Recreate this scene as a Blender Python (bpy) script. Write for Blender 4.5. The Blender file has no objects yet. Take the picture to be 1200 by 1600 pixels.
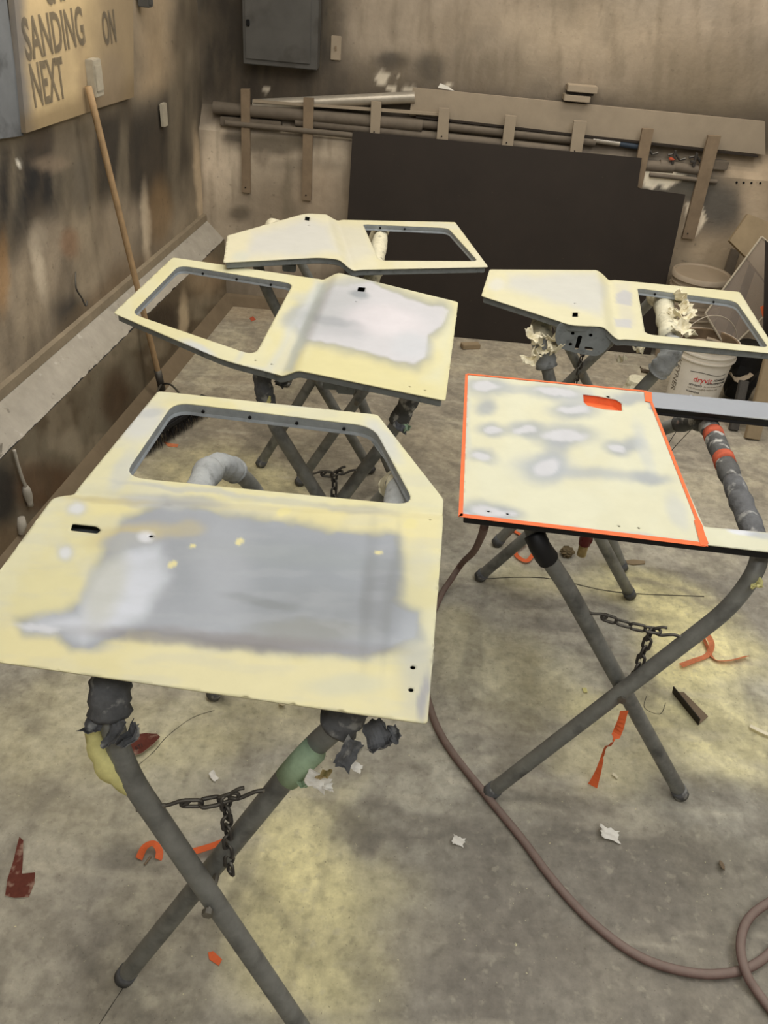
import bpy, bmesh, math, random
import numpy as np
from mathutils import Vector, Matrix
from mathutils.geometry import delaunay_2d_cdt
random.seed(7); np.random.seed(7)
C = bpy.context.scene.collection
SC = bpy.context.scene

# ------------------------------------------------------------------ camera
H = 2.0                                   # camera height above the floor (m)
F, CX, CY = 1292.0, 600.0, 800.0
_v = np.array([435 - CX, 2620 - CY, F]); _v /= np.linalg.norm(_v)
_Y = np.array([0, 0, 1.]) - _v * _v[2]; _Y /= np.linalg.norm(_Y)
_X = np.cross(_v, _Y)
if _X[0] < 0: _X = -_X
RM = np.array([_X, _Y, -_v])              # world = RM @ (right, down, forward)
cam_d = bpy.data.cameras.new('camera'); cam = bpy.data.objects.new('camera', cam_d); C.objects.link(cam)
m3 = Matrix([[RM[i][0], -RM[i][1], -RM[i][2]] for i in range(3)])
cam.matrix_world = Matrix.Translation((0, 0, H)) @ m3.to_4x4()
cam_d.sensor_fit = 'VERTICAL'; cam_d.sensor_height = 32.0; cam_d.lens = F / 1600 * 32.0
cam_d.clip_start = 0.02
SC.camera = cam

# ------------------------------------------------------------------ light
world = bpy.data.worlds.new('world'); SC.world = world; world.use_nodes = True
world.node_tree.nodes['Background'].inputs[0].default_value = (0.9, 0.92, 1.0, 1)
world.node_tree.nodes['Background'].inputs[1].default_value = 0.25
def area(name, loc, size, power, col, rot=(0, 0, 0)):
    l = bpy.data.lights.new(name, 'AREA'); l.shape = 'RECTANGLE'; l.size, l.size_y = size
    l.energy = power; l.color = col
    o = bpy.data.objects.new(name, l); C.objects.link(o); o.location = loc; o.rotation_euler = rot
    return o
area('lamp_or_fill', (1.25, 4.62, 2.45), (1.3, 0.12), 11, (1.0, 0.87, 0.72))
area('lamp_or_fill', (-1.02, 3.1, 2.35), (0.12, 1.2), 6, (1.0, 0.88, 0.72))
area('lamp_or_fill', (0.9, 4.0, 3.0), (2.2, 0.35), 34, (1.0, 0.93, 0.82), (math.radians(-12), 0, 0))
area('lamp_or_fill', (-0.6, 2.4, 3.2), (0.4, 3.0), 40, (1.0, 0.94, 0.84))
area('lamp_or_fill', (1.9, 1.6, 3.3), (0.4, 3.6), 52, (0.98, 0.98, 1.0))  # fill added on the right to soften and even out the light
area('lamp_or_fill', (0.2, -0.7, 3.3), (3.0, 0.5), 44, (0.97, 0.98, 1.0))  # unseen fill added on the camera side for broad ambient light
area('lamp_or_fill', (0.5, 1.9, 3.3), (1.6, 1.6), 30, (0.98, 0.98, 1.0))
SC.view_settings.view_transform = 'Standard'; SC.view_settings.look = 'None'
SC.view_settings.gamma = 1.0; SC.view_settings.use_curve_mapping = False
SC.view_settings.exposure = -0.30

# ------------------------------------------------------------------ projection helpers (metres)
def ray(px, py):
    return RM @ np.array([(px - CX) / F, (py - CY) / F, 1.0])
O = np.array([0, 0, H])
def onz(px, py, z=0.0):
    d = ray(px, py); return O + d * ((z - H) / d[2])
def ony(px, py, y):
    d = ray(px, py); return O + d * (y / d[1])
def onpl(px, py, p0, n):
    d = ray(px, py); p0 = np.array(p0, float); n = np.array(n, float)
    return O + d * (np.dot(p0 - O, n) / np.dot(d, n))
def projv(P):
    c = (P - O) @ RM
    return CX + F * c[:, 0] / c[:, 2], CY + F * c[:, 1] / c[:, 2]
AZ = np.array([0.0925, 0.9957, 0.0])                 # direction of the left wall
LN = np.array([0.9957, -0.0925, 0.0])                # its normal, into the room
def onleft(px, py, x0): return onpl(px, py, (x0, 5.0, 0), LN)

# ------------------------------------------------------------------ numpy noise
_T = np.random.RandomState(3).rand(256, 256)
def vnoise(x, y, s):
    x = np.asarray(x) * s; y = np.asarray(y) * s
    xi = np.floor(x).astype(int); yi = np.floor(y).astype(int)
    fx = x - xi; fy = y - yi; fx = fx * fx * (3 - 2 * fx); fy = fy * fy * (3 - 2 * fy)
    g = lambda a, b: _T[a & 255, b & 255]
    return (g(xi, yi) * (1 - fx) + g(xi + 1, yi) * fx) * (1 - fy) + (g(xi, yi + 1) * (1 - fx) + g(xi + 1, yi + 1) * fx) * fy
def fbm(x, y, s, n=4):
    r = 0; a = 0.5; t = 0
    for i in range(n):
        r = r + a * vnoise(x + 11.3 * i, y - 7.7 * i, s); t += a; a *= 0.5; s *= 2.03
    return r / t
def sstep(a, b, x):
    t = np.clip((x - a) / (b - a), 0, 1); return t * t * (3 - 2 * t)
def sdf(P, x, y):
    P = np.array(P, float); n = len(P); d = np.full(np.shape(x), 1e18); ins = np.zeros(np.shape(x), bool)
    for i in range(n):
        ax, ay = P[i]; bx, by = P[(i + 1) % n]
        ex, ey = bx - ax, by - ay; wx, wy = x - ax, y - ay
        t = np.clip((wx * ex + wy * ey) / (ex * ex + ey * ey + 1e-12), 0, 1)
        d = np.minimum(d, (wx - ex * t) ** 2 + (wy - ey * t) ** 2)
        if abs(by - ay) > 1e-12:
            c = ((ay > y) != (by > y)) & (x < (bx - ax) * (y - ay) / (by - ay) + ax)
            ins ^= c
    d = np.sqrt(d); return np.where(ins, -d, d)
def lin(c):
    c = np.array(c, float) / 255.0
    return np.where(c <= 0.04045, c / 12.92, ((c + 0.055) / 1.055) ** 2.4)

# ------------------------------------------------------------------ materials
def mat(name, col=(128, 128, 128), rough=0.6, metal=0.0, attr=False, var=0.15, vscale=6.0, bump=0.0, bscale=60.0,
        spots=None, alpha=1.0, trans=0.0, dust=None, gain=1.0):
    m = bpy.data.materials.new(name); m.use_nodes = True; nt = m.node_tree; N = nt.nodes; L = nt.links
    b = N['Principled BSDF']
    tc = N.new('ShaderNodeTexCoord')
    nz = N.new('ShaderNodeTexNoise'); nz.inputs['Scale'].default_value = vscale; nz.inputs['Detail'].default_value = 8
    nz.inputs['Roughness'].default_value = 0.65
    L.new(tc.outputs['Object'], nz.inputs['Vector'])
    mr = N.new('ShaderNodeMapRange'); mr.inputs['From Min'].default_value = 0.3; mr.inputs['From Max'].default_value = 0.7
    mr.inputs['To Min'].default_value = 1 - var; mr.inputs['To Max'].default_value = 1 + var
    L.new(nz.outputs['Fac'], mr.inputs['Value'])
    vm = N.new('ShaderNodeVectorMath'); vm.operation = 'SCALE'
    if attr:
        at = N.new('ShaderNodeAttribute'); at.attribute_name = 'Col'; L.new(at.outputs['Color'], vm.inputs[0])
    else:
        vm.inputs[0].default_value = tuple(lin(col) * gain)
    L.new(mr.outputs['Result'], vm.inputs['Scale'])
    out = vm.outputs['Vector']
    for (sc, scale, lo, hi, k) in (spots or []):
        n2 = N.new('ShaderNodeTexNoise'); n2.inputs['Scale'].default_value = scale; n2.inputs['Detail'].default_value = 5
        L.new(tc.outputs['Object'], n2.inputs['Vector'])
        r2 = N.new('ShaderNodeMapRange'); r2.inputs['From Min'].default_value = lo; r2.inputs['From Max'].default_value = hi
        r2.inputs['To Max'].default_value = k
        L.new(n2.outputs['Fac'], r2.inputs['Value'])
        mx = N.new('ShaderNodeMix'); mx.data_type = 'RGBA'
        L.new(r2.outputs['Result'], mx.inputs['Factor']); L.new(out, mx.inputs['A'])
        mx.inputs['B'].default_value = (*lin(sc), 1); out = mx.outputs['Result']
    if dust:                                  # dust settled on faces that look up
        ge = N.new('ShaderNodeNewGeometry'); sp = N.new('ShaderNodeSeparateXYZ'); L.new(ge.outputs['Normal'], sp.inputs[0])
        r3 = N.new('ShaderNodeMapRange'); r3.inputs['From Min'].default_value = 0.2; r3.inputs['From Max'].default_value = 1.0
        r3.inputs['To Max'].default_value = dust[1]; L.new(sp.outputs['Z'], r3.inputs['Value'])
        mx = N.new('ShaderNodeMix'); mx.data_type = 'RGBA'
        L.new(r3.outputs['Result'], mx.inputs['Factor']); L.new(out, mx.inputs['A'])
        mx.inputs['B'].default_value = (*lin(dust[0]), 1); out = mx.outputs['Result']
    L.new(out, b.inputs['Base Color'])
    b.inputs['Roughness'].default_value = rough; b.inputs['Metallic'].default_value = metal
    if attr == 'met':
        a2 = N.new('ShaderNodeAttribute'); a2.attribute_name = 'met'
        mm = N.new('ShaderNodeMath'); mm.operation = 'MULTIPLY'; mm.inputs[1].default_value = 0.55
        L.new(a2.outputs['Fac'], mm.inputs[0]); L.new(mm.outputs[0], b.inputs['Metallic'])
        r4 = N.new('ShaderNodeMapRange'); r4.inputs['To Min'].default_value = rough; r4.inputs['To Max'].default_value = 0.5
        L.new(a2.outputs['Fac'], r4.inputs['Value']); L.new(r4.outputs['Result'], b.inputs['Roughness'])
    b.inputs['Specular IOR Level'].default_value = 0.3
    b.inputs['Alpha'].default_value = alpha
    if trans: b.inputs['Transmission Weight'].default_value = trans; b.inputs['IOR'].default_value = 1.1
    if bump:
        bp = N.new('ShaderNodeBump'); bp.inputs['Strength'].default_value = bump; bp.inputs['Distance'].default_value = 0.004
        n3 = N.new('ShaderNodeTexNoise'); n3.inputs['Scale'].default_value = bscale; n3.inputs['Detail'].default_value = 6
        L.new(tc.outputs['Object'], n3.inputs['Vector']); L.new(n3.outputs['Fac'], bp.inputs['Height'])
        L.new(bp.outputs['Normal'], b.inputs['Normal'])
    return m
M = {
 'floor': mat('concrete_floor', rough=0.75, attr=True, var=0.22, vscale=26, bump=0.6, bscale=80,
              spots=[((96, 90, 80), 42, 0.54, 0.70, 0.26), ((196, 190, 168), 30, 0.60, 0.70, 0.28), ((226, 220, 176), 95, 0.70, 0.74, 0.7), ((88, 84, 76), 7, 0.5, 0.74, 0.28), ((80, 75, 66), 120, 0.66, 0.72, 0.5)]),
 'wall': mat('sooty_plaster', rough=0.85, attr=True, var=0.12, vscale=9, bump=0.5, bscale=45, spots=[((60, 54, 46), 30, 0.66, 0.74, 0.35)]),
 'ledge': mat('dusty_concrete', (156, 150, 138), 0.9, var=0.12, vscale=12, bump=0.7, bscale=40, spots=[((205, 200, 190), 16, 0.66, 0.72, 0.4), ((90, 84, 74), 30, 0.66, 0.74, 0.5)]),
 'ceiling': mat('painted_ceiling', (205, 200, 190), 0.9, var=0.05),
 'skin': mat('primer_skin', rough=0.8, attr='met', var=0.035, vscale=14),
 'flange': mat('grey_undercoat', (122, 127, 127), 0.55, 0.1, var=0.16, vscale=25, bump=0.2, spots=[((70, 74, 74), 40, 0.58, 0.7, 0.5)]),
 'channel': mat('galvanised_channel', (158, 165, 170), 0.45, 0.2, var=0.16, vscale=30, spots=[((190, 195, 198), 45, 0.6, 0.7, 0.4)]),
 'black': mat('black_paint', (24, 24, 25), 0.5, var=0.1),
 'dark': mat('dark_cavity', (14, 14, 14), 0.9, var=0.1),
 'tube': mat('dusty_steel_tube', (104, 105, 101), 0.5, 0.25, var=0.22, vscale=22, bump=0.15, dust=((158, 155, 146), 0.5), spots=[((62, 62, 61), 14, 0.5, 0.66, 0.6)]),
 'chain': mat('dark_chain_steel', (78, 75, 72), 0.5, 0.6, var=0.2, vscale=90, dust=((140, 135, 120), 0.4)),
 'bolt': mat('bolt_steel', (120, 116, 106), 0.45, 0.6, var=0.2, vscale=90),
 'pad_dark': mat('dark_padding_tape', (92, 93, 94), 0.75, var=0.3, vscale=30, bump=1.0, bscale=60, spots=[((168, 168, 162), 28, 0.58, 0.66, 0.6), ((48, 48, 48), 18, .56, .68, .5)]),
 'pad_grey': mat('grey_padding_tape', (150, 153, 152), 0.8, var=0.15, vscale=30, bump=0.8, bscale=55, spots=[((90, 92, 90), 25, 0.58, 0.68, 0.6)]),
 'pad_cream': mat('cream_padding_tape', (205, 200, 175), 0.8, var=0.15, vscale=30, bump=0.9, bscale=55, spots=[((120, 118, 105), 30, 0.6, 0.68, 0.7)]),
 'pad_mottled': mat('mottled_pad', (84, 84, 82), 0.8, var=0.3, vscale=25, bump=1.0, bscale=50, spots=[((186, 184, 176), 24, 0.52, 0.60, 0.8), ((176, 96, 70), 12, .62, .68, .6)]),
 'orange': mat('orange_tape', (220, 104, 56), 0.6, var=0.1, vscale=40),
 'orange_dusty': mat('dusty_orange_tape', (205, 125, 85), 0.8, var=0.2, vscale=60),
 'rust_tape': mat('worn_orange_tape', (176, 84, 58), 0.8, var=0.25, vscale=60),
 'paper': mat('torn_cream_paper', (222, 214, 186), 0.85, var=0.12, vscale=40),
 'white': mat('white_scrap', (225, 222, 212), 0.8, var=0.08, vscale=40),
 'green': mat('green_tape', (150, 172, 142), 0.75, var=0.2, vscale=30),
 'yellow': mat('yellow_overspray', (212, 206, 140), 0.8, var=0.15, vscale=40),
 'wood': mat('broom_wood', (160, 134, 100), 0.7, var=0.2, vscale=20),
 'board': mat('dusty_board', (124, 108, 88), 0.85, var=0.15, vscale=12, bump=0.2),
 'plank': mat('dusty_plank', (146, 134, 116), 0.85, var=0.08, vscale=8, bump=0.15),
 'sheet': mat('dark_hardboard', (52, 44, 37), 0.7, var=0.14, vscale=4, spots=[((80, 72, 62), 60, 0.7, 0.76, 0.4)]),
 'edge': mat('board_edge', (125, 112, 92), 0.8),
 'pipe': mat('dusty_pipe', (118, 108, 95), 0.75, 0.1, var=0.18, vscale=14, dust=((112, 103, 90), 0.5)),
 'pipe_lt': mat('shiny_conduit', (165, 158, 145), 0.35, 0.4, var=0.15, vscale=14),
 'plastic': mat('white_bucket_plastic', (205, 200, 188), 0.55, var=0.08, vscale=14, dust=((165, 150, 128), 0.6)),
 'plastic_dusty': mat('dusty_bucket_plastic', (172, 158, 138), 0.8, var=0.12, vscale=14, dust=((128, 114, 94), 0.8)),
 'wire': mat('bail_wire', (175, 165, 148), 0.5, 0.3),
 'red_ink': mat('red_ink', (205, 60, 55), 0.6, var=0.1), 'black_ink': mat('black_ink', (40, 38, 38), 0.6, var=0.1),
 'grey_ink': mat('grey_ink', (150, 140, 124), 0.8, var=0.2), 'stencil': mat('faded_stencil_paint', (104, 98, 88), 0.85, var=0.25, vscale=30, alpha=0.34),
 'sign': mat('old_plywood_sign', rough=0.8, attr=True, var=0.08, vscale=10, bump=0.2),
 'metalgrey': mat('grey_sheet_metal', (128, 132, 136), 0.5, 0.3, var=0.15, vscale=7, spots=[((60, 60, 62), 5, 0.52, 0.62, 0.7)]),
 'box': mat('electrical_box_grey', (84, 83, 80), 0.55, 0.1, var=0.14, vscale=7, spots=[((60, 58, 54), 6, 0.55, 0.65, 0.6)]),
 'switch': mat('switch_box', (176, 168, 150), 0.7, var=0.12, vscale=20),
 'sand': mat('red_sandpaper', (98, 52, 42), 0.9, var=0.15, vscale=80, spots=[((176, 150, 132), 30, .55, .66, .55)]), 'sandback': mat('paper_back', (214, 206, 188), 0.85, var=0.08),
 'glass': mat('dusty_clear_sheet', (150, 138, 126), 0.35, var=0.1, alpha=0.42),
 'glass_edge': mat('sheet_edge', (170, 160, 140), 0.6, var=0.1),
 'hose': mat('dusty_red_hose', (122, 98, 92), 0.75, var=0.18, vscale=40, dust=((142, 132, 120), 0.45)),
 'brass': mat('brass_fitting', (178, 158, 110), 0.4, 0.5), 'redfit': mat('red_coupler', (110, 40, 40), 0.5, 0.2),
 'bristle': mat('black_bristles', (30, 30, 32), 0.8, var=0.3, vscale=60),
 'cardboard': mat('dusty_cardboard', (140, 124, 98), 0.9, var=0.14, vscale=9),
 'inner': mat('dirty_bucket_inside', (112, 94, 72), .9, var=.25, vscale=18),
 'crack': mat('floor_crack_dirt', (62, 58, 50), 0.95),
 'clod': mat('brown_clod', (96, 84, 62), 0.95, var=0.4, vscale=120, bump=1.0),
}

GAIN = {'ledge': 1.12, 'board': 1.0, 'plank': 1.02, 'pipe': .72, 'pipe_lt': 1.0, 'edge': 1.3, 'box': .9, 'metalgrey': .85, 'switch': .85, 'cardboard': 1.0, 'plastic_dusty': .9, 'plastic': 1.15, 'wood': .95, 'hose': .9, 'tube': 1.5, 'sheet': .62, 'clod': 1.3, 'bristle': 1.2, 'sand': 1.0, 'glass': 1.2}
for k_, g_ in GAIN.items():                 # overall lightness of whole materials
    for n_ in M[k_].node_tree.nodes:
        if n_.type == 'VECT_MATH': n_.inputs[0].default_value = tuple(c * g_ for c in n_.inputs[0].default_value)
# ------------------------------------------------------------------ object helpers
def tag(o, label=None, cat=None, group=None, kind=None):
    if label: o['label'] = label
    if cat: o['category'] = cat
    if group: o['group'] = group
    if kind: o['kind'] = kind
    return o
def link(name, me, m, parent=None, smooth=False):
    o = bpy.data.objects.new(name, me); C.objects.link(o)
    if m is not None and not me.materials: me.materials.append(m)
    if parent: o.parent = parent; o.matrix_parent_inverse = Matrix.Identity(4)
    if parent is not None:
        # geometry is written in world coordinates: bring it into the parent's frame
        p = parent; off = Vector((0, 0, 0))
        while p: off += p.location; p = p.parent
        o.location = -off
    if smooth: me.polygons.foreach_set('use_smooth', [True] * len(me.polygons))
    return o
def pymesh(name, V, Fc, m, parent=None, smooth=False):
    me = bpy.data.meshes.new(name); me.from_pydata([tuple(map(float, v)) for v in V], [], Fc); me.update()
    return link(name, me, m, parent, smooth)
def bmobj(name, bm, m, parent=None, smooth=False):
    me = bpy.data.meshes.new(name); bm.normal_update(); bm.to_mesh(me); bm.free()
    return link(name, me, m, parent, smooth)
def thing(name, label, cat, loc, group=None):
    o = bpy.data.objects.new(name, None); C.objects.link(o); o.location = tuple(map(float, loc)); o.empty_display_size = 0.05
    return tag(o, label, cat, group)
def autosmooth(o, deg=40):
    me = o.data
    for p in me.polygons: p.use_smooth = True
    try: me.set_sharp_from_angle(angle=math.radians(deg))
    except Exception: pass
def fillet(pts, r, n=6):
    P = [Vector(p) for p in pts]; out = [P[0]]
    rr = r if isinstance(r, (list, tuple)) else [r] * len(P)
    for i in range(1, len(P) - 1):
        a, b, c = P[i - 1], P[i], P[i + 1]
        u = (a - b); w = (c - b); d = min(rr[i], u.length * 0.48, w.length * 0.48)
        s, e = b + u.normalized() * d, b + w.normalized() * d
        for k in range(n + 1):
            t = k / n; out.append(s * (1 - t) ** 2 + b * 2 * t * (1 - t) + e * t * t)
    out.append(P[-1]); return out
def resample(P, step):
    P = [Vector(p) for p in P]; out = [P[0].copy()]
    for a, b in zip(P[:-1], P[1:]):
        n = max(1, int((b - a).length / step))
        for k in range(1, n + 1): out.append(a.lerp(b, k / n))
    return out
def smooth_curve(pts, n=8):
    P = [Vector(p) for p in pts]; out = []
    for i in range(len(P) - 1):
        p0 = P[max(i - 1, 0)]; p1 = P[i]; p2 = P[i + 1]; p3 = P[min(i + 2, len(P) - 1)]
        for k in range(n):
            t = k / n
            out.append(0.5 * ((2 * p1) + (p2 - p0) * t + (2 * p0 - 5 * p1 + 4 * p2 - p3) * t * t + (3 * p1 - p0 - 3 * p2 + p3) * t ** 3))
    out.append(P[-1]); return out
def sweep(P, r, n=12, rough=0.0, caps=True, bm=None, seed=0):
    P = [Vector(p) for p in P]; bm = bm or bmesh.new(); rings = []
    rnd = random.Random(seed); nrm = None
    for i, p in enumerate(P):
        t = (P[min(i + 1, len(P) - 1)] - P[max(i - 1, 0)]).normalized()
        if nrm is None:
            nrm = t.orthogonal().normalized()
        else:
            nrm = (nrm - t * nrm.dot(t)).normalized()
        bn = t.cross(nrm); ri = r(i / (len(P) - 1)) if callable(r) else r
        ring = []
        for k in range(n):
            a = 2 * math.pi * k / n; q = ri * (1 + rough * (rnd.random() - 0.5))
            ring.append(bm.verts.new(p + (nrm * math.cos(a) + bn * math.sin(a)) * q))
        rings.append(ring)
    for a, b in zip(rings[:-1], rings[1:]):
        for k in range(n):
            bm.faces.new((a[k], a[(k + 1) % n], b[(k + 1) % n], b[k]))
    if caps:
        bm.faces.new(rings[0][::-1]); bm.faces.new(rings[-1])
    return bm
def frame3(p0, px, pz):
    """matrix with x along px-p0, normal along pz"""
    x = Vector(px).normalized(); z = Vector(pz); z = (z - x * z.dot(x)).normalized(); y = z.cross(x)
    m = Matrix((x, y, z)).transposed().to_4x4(); m.translation = Vector(p0); return m
def box(name, c, size, m, parent=None, rot=None, bevel=0.003):
    bm = bmesh.new(); bmesh.ops.create_cube(bm, size=1.0)
    for v in bm.verts: v.co = Vector((v.co.x * size[0], v.co.y * size[1], v.co.z * size[2]))
    if bevel: bmesh.ops.bevel(bm, geom=bm.edges[:], offset=bevel, segments=2, affect='EDGES')
    mt = Matrix.Translation(Vector(tuple(map(float, c)))) @ (rot.to_4x4() if rot else Matrix.Identity(4))
    bm.transform(mt); return bmobj(name, bm, m, parent)
def densify(P, step, closed=True):
    out = []; n = len(P)
    for i in range(n if closed else n - 1):
        a = np.array(P[i], float); b = np.array(P[(i + 1) % n], float)
        k = max(1, int(np.linalg.norm(b - a) / step))
        for j in range(k): out.append(a + (b - a) * j / k)
    if not closed: out.append(np.array(P[-1], float))
    return out
def round_poly(P, r, n=6):
    out = []; N = len(P); rr = r if isinstance(r, (list, tuple)) else [r] * N
    for i in range(N):
        a, b, c = np.array(P[i - 1], float), np.array(P[i], float), np.array(P[(i + 1) % N], float)
        u, w = a - b, c - b; lu, lw = np.linalg.norm(u), np.linalg.norm(w); d = min(rr[i], lu * 0.48, lw * 0.48)
        if d < 1e-4: out.append(b); continue
        s, e = b + u / lu * d, b + w / lw * d
        for k in range(n + 1):
            t = k / n; out.append(s * (1 - t) ** 2 + b * 2 * t * (1 - t) + e * t * t)
    return out
def offset_poly(P, d):
    P = [np.array(p, float) for p in P]; n = len(P)
    A = sum(P[i][0] * P[(i + 1) % n][1] - P[(i + 1) % n][0] * P[i][1] for i in range(n)); s = 1 if A > 0 else -1
    out = []
    for i in range(n):
        a, b, c = P[i - 1], P[i], P[(i + 1) % n]
        e1 = (b - a) / (np.linalg.norm(b - a) + 1e-9); e2 = (c - b) / (np.linalg.norm(c - b) + 1e-9)
        n1 = np.array([-e1[1], e1[0]]) * s; n2 = np.array([-e2[1], e2[0]]) * s
        m = n1 + n2; m /= max(np.linalg.norm(m), 1e-6); k = max(m.dot(n1), 0.5)
        out.append(b + m * d / k)           # positive d: inwards
    return out
def cdt(outline, holes, step=None):
    pts = [Vector((float(p[0]), float(p[1]))) for p in outline]; edges = [(i, (i + 1) % len(outline)) for i in range(len(outline))]
    for h in holes:
        o = len(pts); pts += [Vector((float(p[0]), float(p[1]))) for p in h]; edges += [(o + i, o + (i + 1) % len(h)) for i in range(len(h))]
    if step:
        A = np.array([tuple(p) for p in pts]); lo, hi = A.min(0), A.max(0)
        gx, gy = np.meshgrid(np.arange(lo[0], hi[0], step), np.arange(lo[1], hi[1], step)); gx = gx.ravel(); gy = gy.ravel()
        k = sdf(outline, gx, gy) < -step * 0.45
        for h in holes: k &= sdf(h, gx, gy) > step * 0.45
        pts += [Vector((float(a), float(b))) for a, b in zip(gx[k], gy[k])]
    v, e, f, *_ = delaunay_2d_cdt(pts, edges, [], 0, 1e-7)
    V = np.array([tuple(p) for p in v]); Fc = [list(t) for t in f]
    cen = np.array([V[t].mean(0) for t in Fc])
    k = sdf(outline, cen[:, 0], cen[:, 1]) < 0
    for h in holes: k &= sdf(h, cen[:, 0], cen[:, 1]) > 0
    out = []
    for t, q in zip(Fc, k):
        if q:
            a, b, c = V[t[0]], V[t[1]], V[t[2]]
            if (b[0] - a[0]) * (c[1] - a[1]) - (b[1] - a[1]) * (c[0] - a[0]) < 0: t = t[::-1]
            out.append(t)
    return V, out
def plate(name, outline, holes, th, mtx, m, parent=None, bend=None):
    """flat plate: 2D outline with holes, thickness th, placed by mtx"""
    V, Fc = cdt(outline, holes, None if bend is None else 0.02)
    n = len(V); z = np.zeros(n) if bend is None else bend(V[:, 0], V[:, 1])
    P = [Vector((v[0], v[1], zz)) for v, zz in zip(V, z)] + [Vector((v[0], v[1], zz - th)) for v, zz in zip(V, z)]
    faces = [tuple(t) for t in Fc] + [tuple(i + n for i in t[::-1]) for t in Fc]
    cnt = {}
    for t in Fc:
        for i in range(3):
            e = (t[i], t[(i + 1) % 3]); cnt[e] = 1
    for (a, b) in cnt:
        if (b, a) not in cnt: faces.append((b, a, a + n, b + n))
    return pymesh(name, [mtx @ p for p in P], faces, m, parent)
def board_px(name, quad, y_of, th, m, parent=None, nrm=(0, -1, 0)):
    """board whose front-face corners are seen at the given pixels on plane y = y_of(H units)"""
    P = [Vector(ony(px, py, y_of * H)) for px, py in quad]
    mtx = frame3(P[0], P[1] - P[0], nrm); inv = mtx.inverted()
    o2 = [tuple((inv @ p)[:2]) for p in P]
    if sum(o2[i][0] * o2[(i + 1) % 4][1] - o2[(i + 1) % 4][0] * o2[i][1] for i in range(4)) < 0: o2 = o2[::-1]
    return plate(name, o2, [], th, mtx, m, parent)
def textobj(name, s, h, mtx, m, parent=None, wrap=None, sx=1.0, extrude=0.0005, offset=0.0):
    cu = bpy.data.curves.new(name, 'FONT'); cu.body = s; cu.size = h * 1.4; cu.extrude = extrude; cu.resolution_u = 3; cu.offset = offset
    t = bpy.data.objects.new(name, cu); C.objects.link(t); bpy.context.view_layer.update()
    me = bpy.data.meshes.new_from_object(t.evaluated_get(bpy.context.evaluated_depsgraph_get()))
    bpy.data.objects.remove(t); bpy.data.curves.remove(cu); me.materials.clear()
    for v in me.vertices:
        c = Vector((v.co.x * sx, v.co.y, v.co.z))
        v.co = wrap(c) if wrap else mtx @ c
    return link(name, me, m, parent)
def colour(o, col, met=None, gain=1.46):
    a = o.data.color_attributes.new('Col', 'FLOAT_COLOR', 'POINT')
    A = np.ones((len(col), 4), np.float32); A[:, :3] = np.clip(col * gain, 0, .95); a.data.foreach_set('color', A.ravel())
    if met is not None:
        b = o.data.attributes.new('met', 'FLOAT', 'POINT'); b.data.foreach_set('value', met.astype(np.float32))

class Paint:
    """layered surface colour evaluated at points (u, v); shapes in any 2D frame"""
    def __init__(s, u, v, base): s.u, s.v = u, v; s.c = np.tile(lin(base), (len(u), 1)); s.m = np.zeros(len(u))
    def warp(s, amp, scale):
        return s.u + amp * (fbm(s.u, s.v, scale) - 0.5) * 2, s.v + amp * (fbm(s.u + 91, s.v + 37, scale) - 0.5) * 2
    def mix(s, k, col, met=None):
        k = np.clip(k, 0, 1)[:, None]; s.c = s.c * (1 - k) + lin(col) * k
        if met is not None: s.m = s.m * (1 - k[:, 0]) + met * k[:, 0]
    def poly(s, P, col, soft=8, k=1.0, warp=6, wscale=0.03, met=None, grow=0):
        x, y = s.warp(warp, wscale); d = sdf(P, x, y) - grow; s.mix(k * (1 - sstep(-soft, soft, d)), col, met)
    def blob(s, cx, cy, rx, ry, col, k=1.0, ang=0, soft=0.5, warp=6, wscale=0.03, met=None):
        x, y = s.warp(warp, wscale); a = math.radians(ang); dx, dy = x - cx, y - cy
        X = (dx * math.cos(a) + dy * math.sin(a)) / rx; Y = (-dx * math.sin(a) + dy * math.cos(a)) / ry
        s.mix(k * (1 - sstep(1 - soft, 1 + soft, np.sqrt(X * X + Y * Y))), col, met)
    def noise(s, scale, lo, hi, col, k, stretch=(1, 1)):
        s.mix(k * sstep(lo, hi, fbm(s.u * stretch[0] + 5, s.v * stretch[1] + 9, scale)), col)

# ================================================================== SETTING
# floor
def grid(name, o, ux, uy, nx, ny, m, parent=None):
    o = np.array(o, float); ux = np.array(ux, float); uy = np.array(uy, float)
    I, J = np.meshgrid(np.arange(nx + 1) / nx, np.arange(ny + 1) / ny)
    P = o + I.ravel()[:, None] * ux + J.ravel()[:, None] * uy
    w = nx + 1; i = (np.arange(nx)[None, :] + np.arange(ny)[:, None] * w).ravel()
    Fc = np.stack([i, i + 1, i + 1 + w, i + w], 1).tolist()
    me = bpy.data.meshes.new(name); me.from_pydata(P.tolist(), [], Fc); me.update()
    return link(name, me, m, parent), P
fl, P = grid('floor', (-1.75, -1.6, 0), (5.2, 0, 0), (0, 6.9, 0), 416, 552, M['floor']); tag(fl, kind='structure')
fr = P[:, 1] > 0.35
u = np.full(len(P), -5000.); v = np.full(len(P), 5000.)
uu, vv = projv(P[fr]); u[fr] = uu; v[fr] = vv
pt = Paint(P[:, 0], P[:, 1], (152, 149, 136))
wy = P[:, 1]
pt.mix(sstep(2.2, 3.6, wy) * 0.75, (134, 124, 105))
pt.mix((1 - sstep(0.6, 1.7, wy + 0.25 * P[:, 0])) * 0.5, (140, 134, 121))
pt.noise(1.4, 0.45, 0.68, (122, 117, 107), 0.6)
pt.noise(3.5, 0.5, 0.68, (166, 160, 138), 0.45)
pt.noise(9, 0.5, 0.62, (104, 99, 90), 0.34); pt.noise(22, .52, .62, (112, 107, 96), .35)
Y = (206, 198, 148)
def fz(px, py): return onz(px, py)[:2]
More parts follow.
